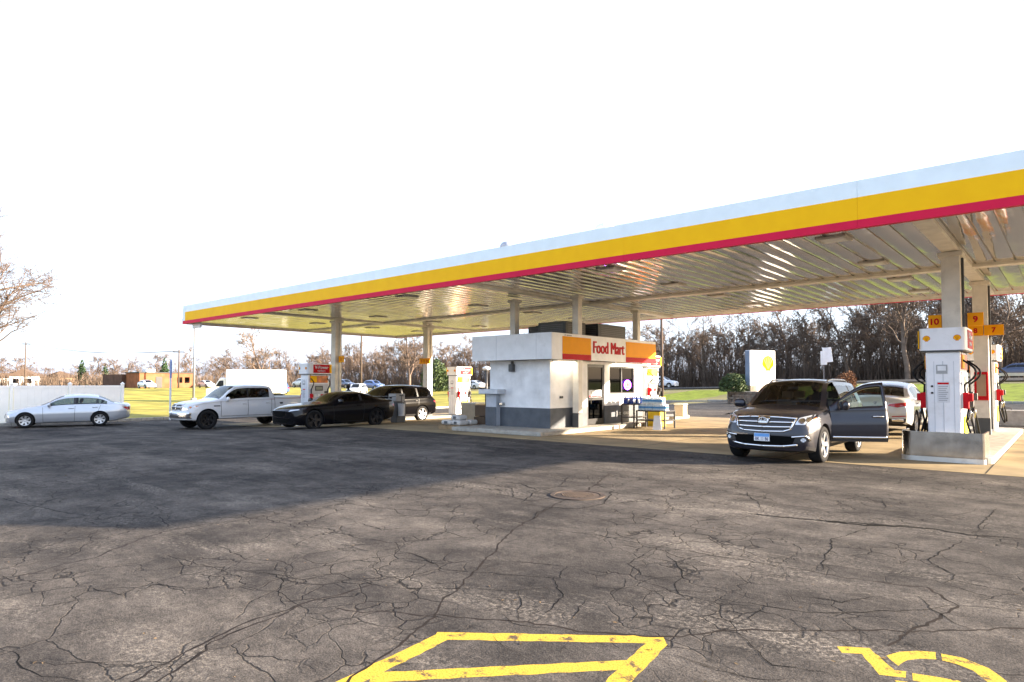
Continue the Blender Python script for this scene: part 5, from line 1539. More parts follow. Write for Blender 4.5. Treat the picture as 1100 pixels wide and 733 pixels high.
def zone(px):
    if px < 330: return 'behind the white pickup and box truck'
    if px < 420: return 'behind the black coupe'
    if px < 520: return 'between the sunlit pump and the kiosk'
    if px < 700: return 'behind the kiosk'
    if px < 830: return 'behind the price sign and clipped bushes'
    if px < 990: return 'behind the charcoal SUV'
    return 'behind the nearest pumps'
# main wood, on the right dark, to the left in sunlit bark colours
k = 0
for row, (Y, h0, h1) in enumerate(((108, 9.5, 14), (116, 11, 15), (126, 11, 15.5))):
    px = 335 + row * 9
    while px < 1135:
        d = Yline(px, Y + rt.uniform(-4, 4)); p = at(px, d)
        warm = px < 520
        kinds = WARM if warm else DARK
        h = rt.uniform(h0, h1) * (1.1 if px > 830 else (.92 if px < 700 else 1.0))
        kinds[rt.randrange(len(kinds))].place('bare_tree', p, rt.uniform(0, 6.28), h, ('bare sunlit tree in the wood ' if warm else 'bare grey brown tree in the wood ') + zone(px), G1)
        px += rt.uniform(12, 24) * (d / 120) ** -1
# stand-out trees
for px, d, h, kd, lb in ((283, 92, 10.5, WARM[2], 'tall spreading bare tree above the white box truck'), (757, 112, 14, DARK[2], 'spreading pale limbed bare tree to the side of the price sign'),
                         (975, 84, 17.5, DARK[0], 'tall dark bare tree close behind the pump marked 10'), (862, 100, 15.5, DARK[3], 'tall narrow bare tree rising above the charcoal SUV roof'),
                         (1075, 80, 15, DARK[4], 'dark many stemmed bare tree past the last pump'), (440, 118, 12, WARM[0], 'broad bare tree above the black SUV')):
    kd.place('bare_tree', at(px, d), rt.uniform(0, 6), h, lb, None)
# lower trees far to the left
G2 = 'small bare trees along the far edge of the field'
px = -40
while px < 345:
    d = rt.uniform(165, 215); p = at(px, d)
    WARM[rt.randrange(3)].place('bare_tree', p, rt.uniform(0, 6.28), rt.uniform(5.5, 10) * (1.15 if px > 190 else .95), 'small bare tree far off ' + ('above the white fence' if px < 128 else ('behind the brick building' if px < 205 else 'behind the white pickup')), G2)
    px += rt.uniform(4, 8.5)
# the close tree at the edge of the picture
near = TreeKind(104, 12.5, .95, BARK, mat('near_twigs', (.12, .085, .065), .9), trunk_r=.24, fork=.18, kids=(10, 9, 7, 5), thin=.010, sides=(8, 6, 5, 3, 3), levels=4)
near.place('bare_tree', at(-38, 43), R(40), 15.6, 'large bare tree reaching in over the white fence', None)

def thicket(name, spots, m, hmin, hmax, seed, rad=.03):
    rg = random.Random(seed); mb = MB(); vs = []; fs = []
    for (x, y, z, hh) in spots:
        h = hh * rg.uniform(hmin, hmax)
        p = Vector((x, y, z - .1)); d = Vector((rg.gauss(0, .2), rg.gauss(0, .2), 1)).normalized()
        def blade(p, q, r0):
            a = rg.uniform(0, 3.14); n = Vector((math.cos(a), math.sin(a), 0)) * r0
            o = len(vs); n2 = Vector((-n.y, n.x, 0))
            vs.extend([(p + n)[:], (p - n * .5 + n2)[:], (p - n * .5 - n2)[:], q[:]])
            fs.extend([(o, o + 1, o + 3), (o + 1, o + 2, o + 3), (o + 2, o, o + 3)])
        q = p + d * h; blade(p, q, rad * rg.uniform(.7, 1.8))
        for b in range(rg.randint(3, 6)):
            t = rg.uniform(.15, .85); s = p.lerp(q, t)
            d2 = Vector((rg.gauss(0, .7), rg.gauss(0, .7), rg.uniform(.3, 1))).normalized()
            blade(s, s + d2 * h * rg.uniform(.2, .45), rad * .6)
    mb.add(vs, fs)
    return tag(mb.build(name, m), kind='stuff')
sp = []
for i in range(8500):
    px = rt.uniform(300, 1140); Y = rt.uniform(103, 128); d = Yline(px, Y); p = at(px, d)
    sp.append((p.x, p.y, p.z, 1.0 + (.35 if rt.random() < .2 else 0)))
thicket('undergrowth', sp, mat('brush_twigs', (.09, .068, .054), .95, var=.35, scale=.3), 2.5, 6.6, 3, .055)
sp = []
for i in range(5200):
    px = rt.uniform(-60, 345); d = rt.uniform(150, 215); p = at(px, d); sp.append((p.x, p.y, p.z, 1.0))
thicket('undergrowth', sp, mat('brush_twigs_sunlit', (.155, .115, .088), .95, var=.35, scale=.3), 1.5, 4.5, 4, .06)  # brush copy with the same sunlight put into its colour

# leafy shrubs and dark conifers
LEAFD = mat('leaf_dark', (.045, .075, .018), .7, var=.5, scale=6)
LEAFG = mat('leaf_conifer', (.035, .065, .030), .8, var=.4, scale=3)
LEAFR = mat('leaf_russet', (.17, .085, .045), .8, var=.4, scale=6)
def leafy(parent, rx, ry, rz_, n, size, m, seed, shape='dome', name='foliage'):
    rg = random.Random(seed); vs = []; fs = []
    lob = [(rg.uniform(0, 6.28), rg.uniform(-.4, .9), rg.uniform(.12, .42)) for _ in range(12)]
    for i in range(n):
        while True:
            x, y, z = rg.uniform(-1, 1), rg.uniform(-1, 1), rg.uniform(0, 1)
            if shape == 'cone': r = math.hypot(x, y); lim = (1 - z) * .95 + .05; ok = lim * .4 < r < lim * (1 + .2 * math.sin(z * 40 + math.atan2(y, x) * 3))
            else:
                rr = math.sqrt(x * x + y * y + (z * 1.0) ** 2); a = math.atan2(y, x)
                lim = .82 + sum(w * max(0, math.cos(a - b)) ** 6 * max(0, 1 - abs(z - c) * 1.6) for b, c, w in lob); ok = lim * .55 < rr < lim
            if ok: break
        c = Vector((x * rx, y * ry, z * rz_ + .06))
        d = Vector((rg.gauss(0, 1), rg.gauss(0, 1), rg.gauss(.3, 1))).normalized(); a = d.orthogonal().normalized(); b = d.cross(a)
        s = size * rg.uniform(.6, 1.4); o = len(vs)
        vs += [(c - a * s)[:], (c + b * s * .5)[:], (c + a * s)[:], (c - b * s * .5)[:]]
        fs.append((o, o + 1, o + 2, o + 3))
    mb = MB(); mb.add(vs, fs); return mb.build(name, m, parent)

# ------------------------------------------------------------------ price sign on its stone planter
STONE = mat('planter_stone', (.20, .17, .14), .9, var=.45, scale=2.2, bump=.8, bscale=9)
p = at(813, 50.5)
pl = empty('stone_planter', p, YAW * .6, 'low stone planter wall under the tall price sign', 'planter')
b = MB(); rg = random.Random(4)
for row in range(5):
    x = -2.1 + (.2 if row % 2 else 0)
    while x < 2.1:
        w = rg.uniform(.3, .62); w = min(w, 2.2 - x)
        b.box((x + w / 2, -.9 + rg.uniform(-.015, .015), .09 + row * .18), (w - .02, .3, .165)); x += w
    y = -.7
    while y < .9:
        w = rg.uniform(.3, .6)
        for sx in (-1, 1): b.box((sx * 2.05, y + w / 2, .09 + row * .18), (.3, w - .02, .165))
        y += w
b.build('stone_course', STONE, pl, bevel=.015)
b = MB(); b.box((0, -.9, .93), (4.5, .42, .07)); b.box((-2.05, .11, .932), (.42, 1.6, .066)); b.box((2.05, .11, .932), (.42, 1.6, .066)); b.build('coping', CONC, pl, bevel=.015)
b = MB(); b.box((0, .05, .42), (3.8, 1.6, .8)); b.build('soil', mat('soil', (.07, .05, .035), .95), pl)
p2 = at(817, 51.0)
sg = empty('price_sign', (p2.x, p2.y, p2.z), R(68), 'tall white illuminated price sign with a yellow shell emblem on a stone planter', 'sign')
b = MB(); b.box((0, 0, 2.78), (2.75, .5, 2.8)); b.build('sign_cabinet', mat('sign_white', (.82, .84, .86), .35, var=.03), sg, bevel=.02)
b = MB(); b.box((-1.41, 0, 2.78), (.06, .44, 2.74)); b.build('blue_edge', mat('sign_bluegrey', (.14, .19, .28), .5), sg, bevel=.015)
b = MB(); b.box((.1, 0, 1.0), (2.5, .42, .75)); b.build('lower_panel', mat('sign_cream', (.72, .62, .42), .5), sg, bevel=.02)
b = MB(); b.box((-1.1, 0, 1.02), (.72, .6, .78)); b.build('pier', STONE, sg, bevel=.02)
pecten('emblem', sg, frame((.55, -.255, 3.15), (1, 0, 0), (0, -1, 0)), 1.3, mat('emblem_yellow', (.52, .34, .0), .9, spec=.05, var=.03), mat('emblem_rim', (.5, .25, .0), .4), .02)
text_obj('3.59', 'price_digits', mat('price_pale', (.62, .55, .35), .5), sg, .3, frame((-.65, -.253, 2.3), (1, 0, 0), (0, -1, 0)), .01)
for k, (px, d, rx, h, lb) in enumerate(((787, 50.2, .95, 1.6, 'clipped dark green bush at the planter beside the price sign, the larger one'), (799, 51.6, .7, 1.35, 'clipped dark green bush touching the blue edge of the price sign'))):
    q = at(px, d); r = empty('bush', (q.x, q.y, q.z + .9), 0, lb, 'bush'); leafy(r, rx, rx, h, 2600, .085, LEAFD, 50 + k)
    b = MB(); b.tube([(0, 0, -.5), (0, 0, .5)], .06, 6); b.build('stem', BARK, r)
q = at(909, 44); r = empty('russet_shrub', (q.x, q.y, q.z), 0, 'round russet brown shrub rising behind the charcoal SUV roof', 'shrub')
o = leafy(r, .75, .75, 1.5, 1500, .07, LEAFR, 60); o.location.z = .95
b = MB(); b.tube([(0, 0, 0), (.02, 0, 1.4)], [.06, .04], 6); b.build('stem', BARK, r)
for px, d, h, lb in ((88, 170, 7.5, 'dark green conifer above the white fence, the taller one'), (113, 185, 6.5, 'dark green conifer behind the dark end of the brick building'), (177, 150, 7.0, 'dark green conifer above the lit brick wall')):
    q = at(px, d); r = empty('conifer', q, 0, lb, 'tree'); leafy(r, h * .24, h * .24, h, 1500, .28, LEAFG, int(px), 'cone', 'crown'); b = MB(); b.tube([(0, 0, 0), (0, 0, h * .8)], [.15, .05], 6); b.build('trunk', BARK, r)
q = at(466, 104); r = empty('evergreen_bush', q, 0, 'dark evergreen bush at the foot of the wood behind the black SUV', 'bush'); leafy(r, 2.2, 2.2, 5.5, 1600, .25, LEAFD, 90)

# ------------------------------------------------------------------ fence, posts, poles, far buildings
VINYL = mat('white_vinyl', (.90, .90, .89), .4, var=.03)
XF = -38.5
fe = empty('vinyl_fence', (XF, -4, gz(XF, 0)), 0, 'long white vinyl privacy fence behind the silver sedan', 'fence')
b = MB(); y = 12.35
seg = 2.4; n = 17
for i in range(n):
    ya = y - i * seg
    q = MB()
    for kx in range(8): q.box((0, ya - .09 - (seg - .18) * (kx + .5) / 8 + 4, 1.0), (.035, (seg - .18) / 8 - .002, 1.6))
    q.box((0, ya - seg / 2 + 4, 1.8), (.07, seg - .14, .12)); q.box((0, ya - seg / 2 + 4, .14), (.07, seg - .14, .14))
    q.build('panel', VINYL, fe)
    q = MB(); q.box((0, ya + 4, .96), (.13, .13, 1.92)); q.box((0, ya + 4, 1.94), (.17, .17, .04)); q.lathe([(.10, 1.96), (.0, 2.05)], 4, 0, Matrix.Translation((0, ya + 4, 0)) @ Matrix.Rotation(R(45), 4, 'Z'), False)
    q.build('post', VINYL, fe)
# thin white marker post with a blue top
q = at(183.5, 34.5); r = empty('marker_post', q, 0, 'slim white post with a blue pointed top in the verge', 'post')
b = MB(); b.box((0, 0, 1.15), (.16, .05, 2.3)); b.build('shaft', mat('post_pale', (.62, .66, .72), .5), r, bevel=.01)
b = MB(); b.prism([(-.085, 0), (.085, 0), (.085, .85), (0, 1.0), (-.085, .85)], -.03, .03, 0, Matrix.Translation((0, 0, 2.25)) @ Matrix.Rotation(R(90), 4, 'X')); b.build('top', mat('post_blue', (.16, .24, .48), .5), r)
# light pole, utility poles
POLE = mat('pole_grey', (.20, .20, .21), .6, .2); WPOLE = mat('pole_wood', (.10, .075, .06), .9)
q = at(208.5, 62); r = empty('light_pole', q, 0, 'tall thin grey light pole beyond the white pickup', 'light pole')
b = MB(); b.tube([(0, 0, 0), (0, 0, 8.2)], [.12, .08], 8); b.build('shaft', POLE, r)
b = MB(); b.tube([(0, 0, 8.1), (-1.2, -.1, 8.25), (-2.0, -.1, 8.2)], .05, 6); b.build('arm', POLE, r)
b = MB(); b.box((-2.2, -.1, 8.2), (.6, .25, .14)); b.build('lamp_head', POLE, r, bevel=.03)
b = MB(); b.lathe([(.25, 0), (.25, .5), (0, .5)], 12); b.build('base', CONC, r)
for px, d, h, lb in ((192, 120, 7.2, 'dark wooden utility pole by the end of the brick building'), (27, 150, 10.5, 'dark wooden utility pole above the white fence'), (388, 100, 14, 'tall dark utility pole behind the black coupe'), (711, 60, 8.5, 'dark pole rising beside the kiosk sign')):
    q = at(px, d); r = empty('utility_pole', q, 0, lb, 'utility pole'); b = MB(); b.tube([(0, 0, 0), (0, 0, h)], [.17, .11], 8); b.build('shaft', WPOLE, r)
    b = MB(); b.box((0, 0, h - .5), (2.2, .12, .14), 0, None, YAW); b.build('crossarm', WPOLE, r)
q = at(522.5, 47); r = empty('path_light', q, 0, 'short black lamp post with a white head beyond the kiosk end', 'lamp post')
b = MB(); b.tube([(0, 0, 0), (0, 0, 2.9)], .1, 8); b.build('shaft', BLACK, r); b = MB(); b.lathe([(.12, 2.9), (.3, 2.98), (.3, 3.1), (.1, 3.2), (0, 3.2)], 12); b.build('lamp_head', PLATEWHITE, r)
a, b_ = at(27, 150), at(192, 120)
r = empty('power_line', (a.x, a.y, a.z), 0, 'thin sagging overhead wires between the two wooden utility poles', 'power line')
for k in (-.9, 0, .9):
    w_ = MB(); e = b_ - a
    w_.tube([e * (t / 16) + Vector((k * .75, k * .65, 10.2 + (6.9 - 10.2) * t / 16 - 1.2 * math.sin(math.pi * t / 16))) for t in range(17)], .02, 4); w_.build('wire', BLACK, r)
# road signs seen from behind
for px, d, z0, z1, w, tilt, lb, pm in ((885, 40, 2.75, 3.6, .36, 0, 'narrow white sign on the grey post behind the charcoal SUV', POLE), (896, 39, 2.9, 3.8, .5, 6, 'white sign on a tilted rusty post behind the charcoal SUV', IRON)):
    q = at(px, d); r = empty('road_sign', q, YAW * .6, lb, 'road sign'); r.rotation_euler = (0, R(-tilt), YAW * .5)
    b = MB(); b.box((0, 0, z1 / 2), (.06, .06, z1 - .1)); b.build('post', pm, r)
    b = MB(); b.box((0, -.045, (z0 + z1) / 2), (w, .02, z1 - z0)); b.build('board', PLATEWHITE, r, bevel=.005)
# brick building and houses far to the left
BRICK = mat('brick', (.25, .10, .05), .85, var=.25, scale=.8, dirt=(.25, .13, .08), dirt_amt=.4)
BRICKD = mat('brick_shaded', (.11, .06, .045), .85, var=.25, scale=.8)  # darker brick copy: shade on the building's end is put into the colour
q = at(150, 120) + Vector((-8, 5, 0))
r = empty('brick_building', (q.x, q.y, q.z), 0, 'low flat roofed brick building beyond the field', 'building')
b = MB(); b.box((4.5, 0, 1.4), (7, 10, 2.8)); b.build('wall', BRICK, r)
b = MB(); b.box((-4.6, -1.2, 1.3), (11, 9, 2.6)); b.build('wing', BRICKD, r)
b = MB(); b.box((4.5, 0, 2.9), (7.3, 10.3, .2)); b.build('roof', mat('roof_dark', (.07, .07, .07), .8), r)
b = MB()
for y in (2.2, 3.6): b.box((8.02, y, 1.5), (.06, .9, 1.1))
b.build('window', TINT, r); b = MB(); b.box((8.03, -1.6, 1.05), (.08, 1.1, 2.1)); b.build('door', DK, r)
b = MB(); b.box((4, -2, 3.3), (2, 1.6, .6)); b.build('roof_box', WHITE, r)
for px, d, w, h, lb, wm in ((12, 170, 16, 2.3, 'low pale house far off over the white fence', CREAM), (66, 175, 7, 2.4, 'small tan gabled house far off over the white fence', mat('house_tan', (.5, .33, .2), .8)), (27, 160, 5, 2.6, 'small white shed by the far pole over the white fence', WHITE)):
    q = at(px, d); r = empty('house', (q.x, q.y, q.z), YAW + .5, lb, 'house')
    b = MB(); b.box((0, 0, h / 2), (w, 7, h)); b.build('wall', wm, r)
    b = MB(); b.prism([(-w / 2 - .4, 0), (w / 2 + .4, 0), (0, h * .7)] if w < 10 else [(-w / 2 - .4, 0), (w / 2 + .4, 0), (w / 2 - 2, h * .5), (-w / 2 + 2, h * .5)], -3.9, 3.9, 0, Matrix.Translation((0, 0, h + .005)) @ Matrix.Rotation(R(90), 4, 'X')); b.build('roof', mat('roof_brown', (.12, .085, .065), .85), r)
    b = MB(); 
    for s in (-.25, .25): b.box((s * w, -3.53, h * .55), (1.1, .06, 1.1))
    b.build('window', TINT, r)
# low concrete block at the far right pump
q = at(1092, 24.5); r = empty('concrete_block', (q.x, q.y, q.z), YAW * .5, 'pale concrete block beyond the last pump', 'concrete block'); b = MB(); b.box((0, 0, .3), (1.3, .6, .6), 0, None, 0, .92); b.build('block', CONC, r, bevel=.03)
b = MB(); b.tube([(-.4, 0, .6), (-.4, 0, .68), (-.2, 0, .68), (-.2, 0, .6)], .015, 6); b.build('lifting_loop', IRON, r)
# guard rail along the highway
gr = empty('guard_rail', at(1100, 62), 0, 'low rail along the highway behind the nearest pumps', 'guard rail')
b = MB(); b.box((0, 0, .62), (14, .06, .3)); b.build('rail', mat('rail_tan', (.5, .44, .34), .6), gr)
for i in range(5):
    b = MB(); b.box((-6 + i * 3, .08, .3), (.12, .12, .6)); b.build('post', WOOD, gr)

# ------------------------------------------------------------------ vehicles
SILVER = mat('silver_paint', (.52, .55, .60), .3, .6, var=.03, coat=1.0)
PWHITE = mat('white_car_paint', (.66, .67, .69), .3, 0, var=.03, coat=1.0, dirt=(.4, .38, .35), dirt_amt=.15)
PBLACK = mat('black_car_paint', (.003, .003, .005), .2, 0, var=.05, coat=.3, spec=.3)
PNAVY = mat('dark_suv_paint', (.003, .003, .004), .12, 0, var=.05, spec=.06)
PBLUE = mat('blue_car_paint', (.05, .10, .28), .25, .3, var=.05, coat=1.0)
PDBLUE = mat('navy_car_paint', (.02, .035, .09), .25, .3, var=.05, coat=1.0)
suv_dark((-4.78, 15.68, 0.004), 0)
car('sedan', 'sedan', (-35.10, 9.12, gz(-35, 9)), R(-18), SILVER, 'silver four door sedan parked by the white vinyl fence', 'car', glass_f=GLASS, glass_s=GLASS, spokes=7)
car('pickup', 'pickup_truck', (-28.85, 12.25 - .99 + 2.91, gz(-28.8, 14)), 0, PWHITE, 'white crew cab pickup truck with dark wheels at the far island', 'pickup truck', rim=DALLOY, spokes=6, glass_f=GLASS)
car('coupe', 'coupe', (-21.75, 13.0 - .93 + 2.4, gz(-21.7, 14)), 0, PBLACK, 'shiny low black coupe with black wheels', 'car', rim=DALLOY, spokes=5)
car('suv', 'sport_utility_vehicle', (-24.45, 20.5 - 3.68 + 2.36, gz(-24.4, 20) + .004), 0, PNAVY, 'black SUV half hidden behind the black coupe, facing the camera', 'suv', rim=ALLOY, glass_f=GLASS)
car('crossover', 'crossover', (-4.62, 24.9, 0.004), R(180), mat('pearl_paint', (.50, .49, .47), .3, 0, var=.03, coat=.8), 'pale silver crossover seen from behind through the open car door', 'suv', rim=ALLOY, glass_s=TINT)
FARG = 'cars far off on the highway'
for k, (kind, px, d, paint, lb) in enumerate((('suv', 402, 118, PBLUE, 'blue SUV far off on the highway behind the black coupe'), ('pickup', 326, 130, PWHITE, 'pale pickup far off just beside the pump with the red sign'),
        ('suv', 371, 124, PDBLUE, 'dark blue SUV far off on the highway beside the marked column'), ('sedan', 508, 108, PWHITE, 'white car far off seen between the sunlit pump and kiosk'),
        ('suv', 712, 96, PWHITE, 'white SUV far off just past the pump behind the kiosk'), ('suv', 1090, 72, PDBLUE, 'dark blue SUV on the road past the last pump'),
        ('sedan', 222, 128, PWHITE, 'white sedan far off near the light pole'), ('suv', 296, 90, PBLUE, 'blue SUV parked behind the pickup bed beside the box truck'),
        ('sedan', 158, 112, PWHITE, 'white car parked before the brick building'))):
    q = at(px, d)
    car(kind, {'suv': 'far_suv', 'sedan': 'far_sedan', 'pickup': 'far_pickup'}[kind], q, R(-90) if k % 2 else R(90), paint, lb, 'car' if kind != 'pickup' else 'pickup truck', FARG if k not in (7, 8) else None, detail=False)
# white box truck
def box_truck(px, d, label, rz, Lb=6.6, hb=2.6, cab=True):
    q = at(px, d); r = empty('box_truck', q, rz, label, 'truck')
    TW = mat('truck_white', (.80, .80, .80), .4, var=.03)
    b = MB(); b.box((0, 0, .9 + hb / 2), (2.3, Lb, hb)); b.build('cargo_box', TW, r, bevel=.05)
    b = MB(); b.prism([(0, .45), (1.9, .45), (1.9, 2.45), (1.35, 2.5), (.75, 1.55), (0, 1.35)], -1.0, 1.0, 0, Matrix.Translation((0, -Lb / 2 - 1.95, 0)) @ Matrix.Rotation(R(90), 4, 'Z') @ Matrix.Rotation(R(90), 4, 'X')); b.build('cab', TW, r, bevel=.08)
    b = MB(); b.prism([(.95, 1.6), (1.3, 2.2), (1.7, 2.2), (1.7, 1.6)], -1.012, 1.012, 0, Matrix.Translation((0, -Lb / 2 - 1.95, 0)) @ Matrix.Rotation(R(90), 4, 'Z') @ Matrix.Rotation(R(90), 4, 'X')); b.build('cab_window', TINT, r)
    for y in (-Lb / 2 - 1.1, Lb / 2 - 1.4):
        for sx in (-1, 1): wheel_parts(r, (sx * .95, y, .42), .42, .25, ALLOY, sx, 5, detail=False)
    b = MB(); b.box((0, 0, .75), (1.0, Lb, .3)); b.build('chassis', BLACK, r)
    return r
box_truck(276, 66, 'long white box truck parked behind the white pickup', R(-42), 5.4, 2.4)
car('suv', 'far_suv', at(383.5, 88), R(38), PWHITE, 'white van facing this way far off behind the black coupe roof', 'van', None, detail=False)

# ------------------------------------------------------------------ people
def person(name, loc, rz, joints, edges, radii, label, cloth, zskin, hat=None, head=None, legs_m=None, zlegs=None, scale_head=1.0):
    """one skinned body; joints in metres, front toward -Y"""
    r = empty(name, loc, rz, label, 'person')
    me = bpy.data.meshes.new('person_body'); me.from_pydata(joints, edges, []); me.update()
    o = bpy.data.objects.new('person_body', me); COL.objects.link(o)
    o.modifiers.new('k', 'SKIN'); s = o.modifiers.new('s', 'SUBSURF'); s.levels = 2; s.render_levels = 2
    sv = me.skin_vertices[0].data
    for i, rr in enumerate(radii): sv[i].radius = rr if isinstance(rr, tuple) else (rr, rr); sv[i].use_root = (i == 0)
    bpy.context.view_layer.update()
    m2 = bpy.data.meshes.new_from_object(o.evaluated_get(bpy.context.evaluated_depsgraph_get()))
    bpy.data.objects.remove(o); bpy.data.meshes.remove(me)
    bm = bmesh.new(); bm.from_mesh(m2)
    hc = Vector(head)
    # head with brow, nose, chin
    t = bmesh.ops.create_uvsphere(bm, u_segments=24, v_segments=18, radius=.1)
    for v in t['verts']:
        x, y, z = v.co
        z *= 1.22; x *= .82; y *= .98
        if z < -.03: x *= 1 + (z + .03) * 2.2; y = y * (1 + (z + .03) * 1.2) - .012
        if y < -.06 and abs(x) < .022 and -.05 < z < .02: y -= .022 * (1 - abs(x) / .022) * (1 - abs(z + .02) / .05)
        if y < -.06 and abs(abs(x) - .033) < .018 and -.0 < z < .03: y += .010
        v.co = Vector((x, y, z)) * scale_head + hc
    for sx in (-1, 1):
        e = bmesh.ops.create_uvsphere(bm, u_segments=8, v_segments=6, radius=.028)
        for v in e['verts']: v.co = Vector((v.co.x * .35, v.co.y * .7, v.co.z * 1.1)) + hc + Vector((sx * .083, .01, -.01))
    for f in bm.faces:
        f.smooth = True; c = f.calc_center_median()
        f.material_index = 0
        if (c - hc).length < .15 or zskin(c): f.material_index = 1
        elif zlegs and c.z < zlegs: f.material_index = 2
    bm.to_mesh(m2); bm.free()
    m2.name = 'body'; m2.materials.clear()
    for m in (cloth, SKIN, legs_m or cloth): m2.materials.append(m)
    link('body', m2, r)
    # hair
    h = MB(); vs = []; fs = []
    n, mm = 20, 9
    for i in range(mm + 1):
        for k in range(n):
            a = 2 * math.pi * k / n; ph = R(4 + (78 if math.sin(a) < -.45 else 112) * i / mm)
            vs.append((hc.x + .090 * math.sin(ph) * math.cos(a), hc.y + .008 + .107 * math.sin(ph) * math.sin(a), hc.z + .008 + .128 * math.cos(ph)))
    for i in range(mm):
        for k in range(n): fs.append((i * n + k, (i + 1) * n + k, (i + 1) * n + (k + 1) % n, i * n + (k + 1) % n))
    fs.append(tuple(range(n)))
    h.add(vs, fs, 0, True); h.build('hair', HAIR, r)
    e = MB()
    for sx in (-1, 1): e.lathe([(0, -.012), (.010, -.008), (.012, 0), (.010, .008), (0, .012)], 10, 0, Matrix.Translation(hc + Vector((sx * .033, -.082, .012))))
    e.build('eyes', BLACK, r)
    e = MB(); e.box(hc + Vector((0, -.094, -.058)), (.042, .012, .008)); e.build('mouth', mat('lips', (.3, .09, .07), .5), r, bevel=.003)
    return r
def hand(J, E, Rr, wrist, d, side, curl=.35):
    """palm, four fingers and a thumb from a wrist joint index"""
    w = Vector(J[wrist]); d = Vector(d).normalized(); s = Vector(side).normalized(); nrm = d.cross(s)
    J.append((w + d * .06)[:]); E.append((wrist, len(J) - 1)); Rr.append((.034, .018)); pm = len(J) - 1
    for k, ln in enumerate((.065, .078, .072, .055)):
        b = w + d * .085 + s * (-.03 + .02 * k)
        J.append(b[:]); E.append((pm, len(J) - 1)); Rr.append(.0105)
        p1 = b + (d + nrm * curl).normalized() * ln * .5; J.append(p1[:]); E.append((len(J) - 2, len(J) - 1)); Rr.append(.0095)
        p2 = p1 + (d + nrm * curl * 3).normalized() * ln * .5; J.append(p2[:]); E.append((len(J) - 2, len(J) - 1)); Rr.append(.008)
    b = w + d * .03 - s * .035; J.append(b[:]); E.append((wrist, len(J) - 1)); Rr.append(.012)
    J.append((b + (d - s * .5 + nrm * .3).normalized() * .045)[:]); E.append((len(J) - 2, len(J) - 1)); Rr.append(.009)
# standing, arms slightly bent
J = [(0, 0, .95), (0, .01, 1.12), (0, .015, 1.30), (0, .02, 1.42), (0, .01, 1.50), (0, 0, 1.56)]
E = [(0, 1), (1, 2), (2, 3), (3, 4), (4, 5)]
Rr = [(.16, .11), (.145, .105), (.165, .115), (.12, .09), (.055, .055), (.052, .055)]
for sx in (-1, 1):
    b0 = len(J)
    J += [(sx * .18, .02, 1.40), (sx * .23, .04, 1.14), (sx * .22, -.10, .93)]; E += [(3, b0), (b0, b0 + 1), (b0 + 1, b0 + 2)]; Rr += [.06, .045, .032]
    hand(J, E, Rr, b0 + 2, (0, -.5, -.8), (0, .8, -.5))
    b0 = len(J)
    J += [(sx * .095, 0, .86), (sx * .105, -.01, .48), (sx * .11, .02, .08), (sx * .115, -.14, .035)]; E += [(0, b0), (b0, b0 + 1), (b0 + 1, b0 + 2), (b0 + 2, b0 + 3)]; Rr += [.095, .062, .045, (.045, .03)]
q = at(374.5, 28.6)
person('person', (q.x, q.y, q.z + .02), R(25), J, E, Rr, 'person with black hair in a black jacket standing behind the black coupe', mat('black_jacket', (.012, .012, .014), .8), lambda c: c.z > 1.49 or (c.z < .9 and abs(c.x) > .19 and c.z > .6), head=(0, -.015, 1.64), legs_m=mat('dark_trousers', (.02, .022, .03), .85), zlegs=.93)
# driver, seated
J = [(0, 0, .0), (0, .06, .2), (0, .10, .40), (0, .11, .52), (0, .08, .60), (0, .06, .66)]
E = [(0, 1), (1, 2), (2, 3), (3, 4), (4, 5)]
Rr = [(.17, .12), (.15, .115), (.17, .12), (.12, .09), (.055, .055), (.052, .055)]
for sx in (-1, 1):
    b0 = len(J)
    J += [(sx * .18, .10, .50), (sx * .24, -.08, .30), (sx * .16, -.32, .36)]; E += [(3, b0), (b0, b0 + 1), (b0 + 1, b0 + 2)]; Rr += [.06, .045, .032]
    hand(J, E, Rr, b0 + 2, (-sx * .2, -.9, .3), (0, .3, .9))
    b0 = len(J)
    J += [(sx * .10, -.08, .0), (sx * .12, -.46, .06), (sx * .12, -.62, -.30), (sx * .12, -.74, -.33)]; E += [(0, b0), (b0, b0 + 1), (b0 + 1, b0 + 2), (b0 + 2, b0 + 3)]; Rr += [.095, .065, .045, (.045, .03)]
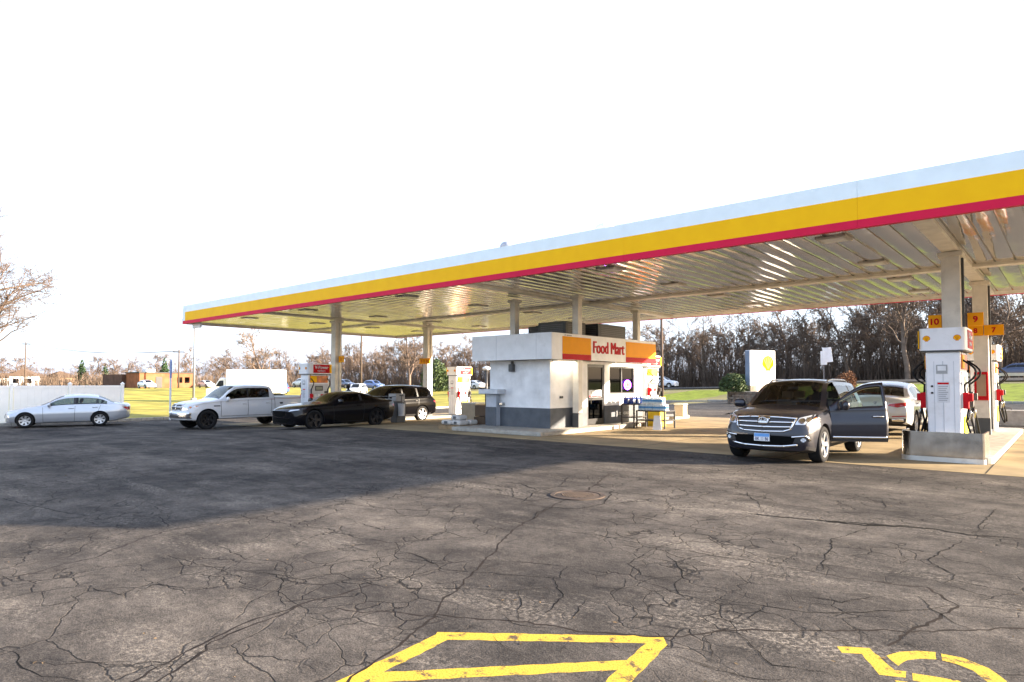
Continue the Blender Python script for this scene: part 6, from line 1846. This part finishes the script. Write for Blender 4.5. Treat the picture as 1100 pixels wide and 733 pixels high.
person('person', (-4.78 + .39, 15.68 - 4.785 / 2 + 2.28, .80), 0, J, E, Rr, 'person in a dark shirt sitting at the wheel of the charcoal SUV', mat('dark_shirt', (.02, .02, .025), .85), lambda c: c.z > .58 or (c.y < -.30 and c.z > .25), head=(0, .03, .745), legs_m=mat('jeans', (.03, .04, .08), .85), zlegs=.06)

# ------------------------------------------------------------------ light, sky, camera
EL, AZ = 14.0, 35.0          # sun height, direction from +X toward +Y
sun = bpy.data.lights.new('sun', 'SUN'); sun.energy = 5.0; sun.angle = R(.53); sun.color = (1.0, .83, .64)
so = bpy.data.objects.new('sun', sun); COL.objects.link(so)
sd = Vector((math.cos(R(EL)) * math.cos(R(AZ)), math.cos(R(EL)) * math.sin(R(AZ)), math.sin(R(EL))))
so.rotation_euler = sd.to_track_quat('Z', 'Y').to_euler(); so.location = (20, 20, 30)
w = bpy.data.worlds.new('World'); SC.world = w; w.use_nodes = True
nt = w.node_tree; nt.nodes.clear()
sk = nt.nodes.new('ShaderNodeTexSky'); sk.sky_type = 'NISHITA'; sk.sun_disc = False; sk.sun_elevation = R(EL); sk.sun_rotation = R(90 - AZ)
sk.air_density = 1.0; sk.dust_density = 2.5; sk.ozone_density = 1.0
bg = nt.nodes.new('ShaderNodeBackground'); bg.inputs['Strength'].default_value = .15
wo = nt.nodes.new('ShaderNodeOutputWorld')
veil = nt.nodes.new('ShaderNodeMixRGB'); veil.inputs['Fac'].default_value = .75; veil.inputs['Color2'].default_value = (1.36, 1.6, 2.15, 1)
nt.links.new(sk.outputs[0], veil.inputs['Color1']); nt.links.new(veil.outputs[0], bg.inputs[0]); nt.links.new(bg.outputs[0], wo.inputs[0])
cam = bpy.data.cameras.new('camera'); cam.sensor_width = 36; cam.lens = FPX / 1100 * 36; cam.clip_end = 9000; cam.clip_start = .05
cam.shift_y = (PPY - 366.5) / 1100
co = bpy.data.objects.new('camera', cam); COL.objects.link(co)
co.location = CAM
co.matrix_world = Matrix((RT, UPV, -FW)).transposed().to_4x4(); co.location = CAM
SC.camera = co
SC.view_settings.view_transform = 'Standard'; SC.view_settings.look = 'None'; SC.view_settings.gamma = 1; SC.view_settings.exposure = 2.45
SC.view_settings.use_curve_mapping = False
SC.render.engine = 'CYCLES'
SC.cycles.max_bounces = 8; SC.cycles.transparent_max_bounces = 12
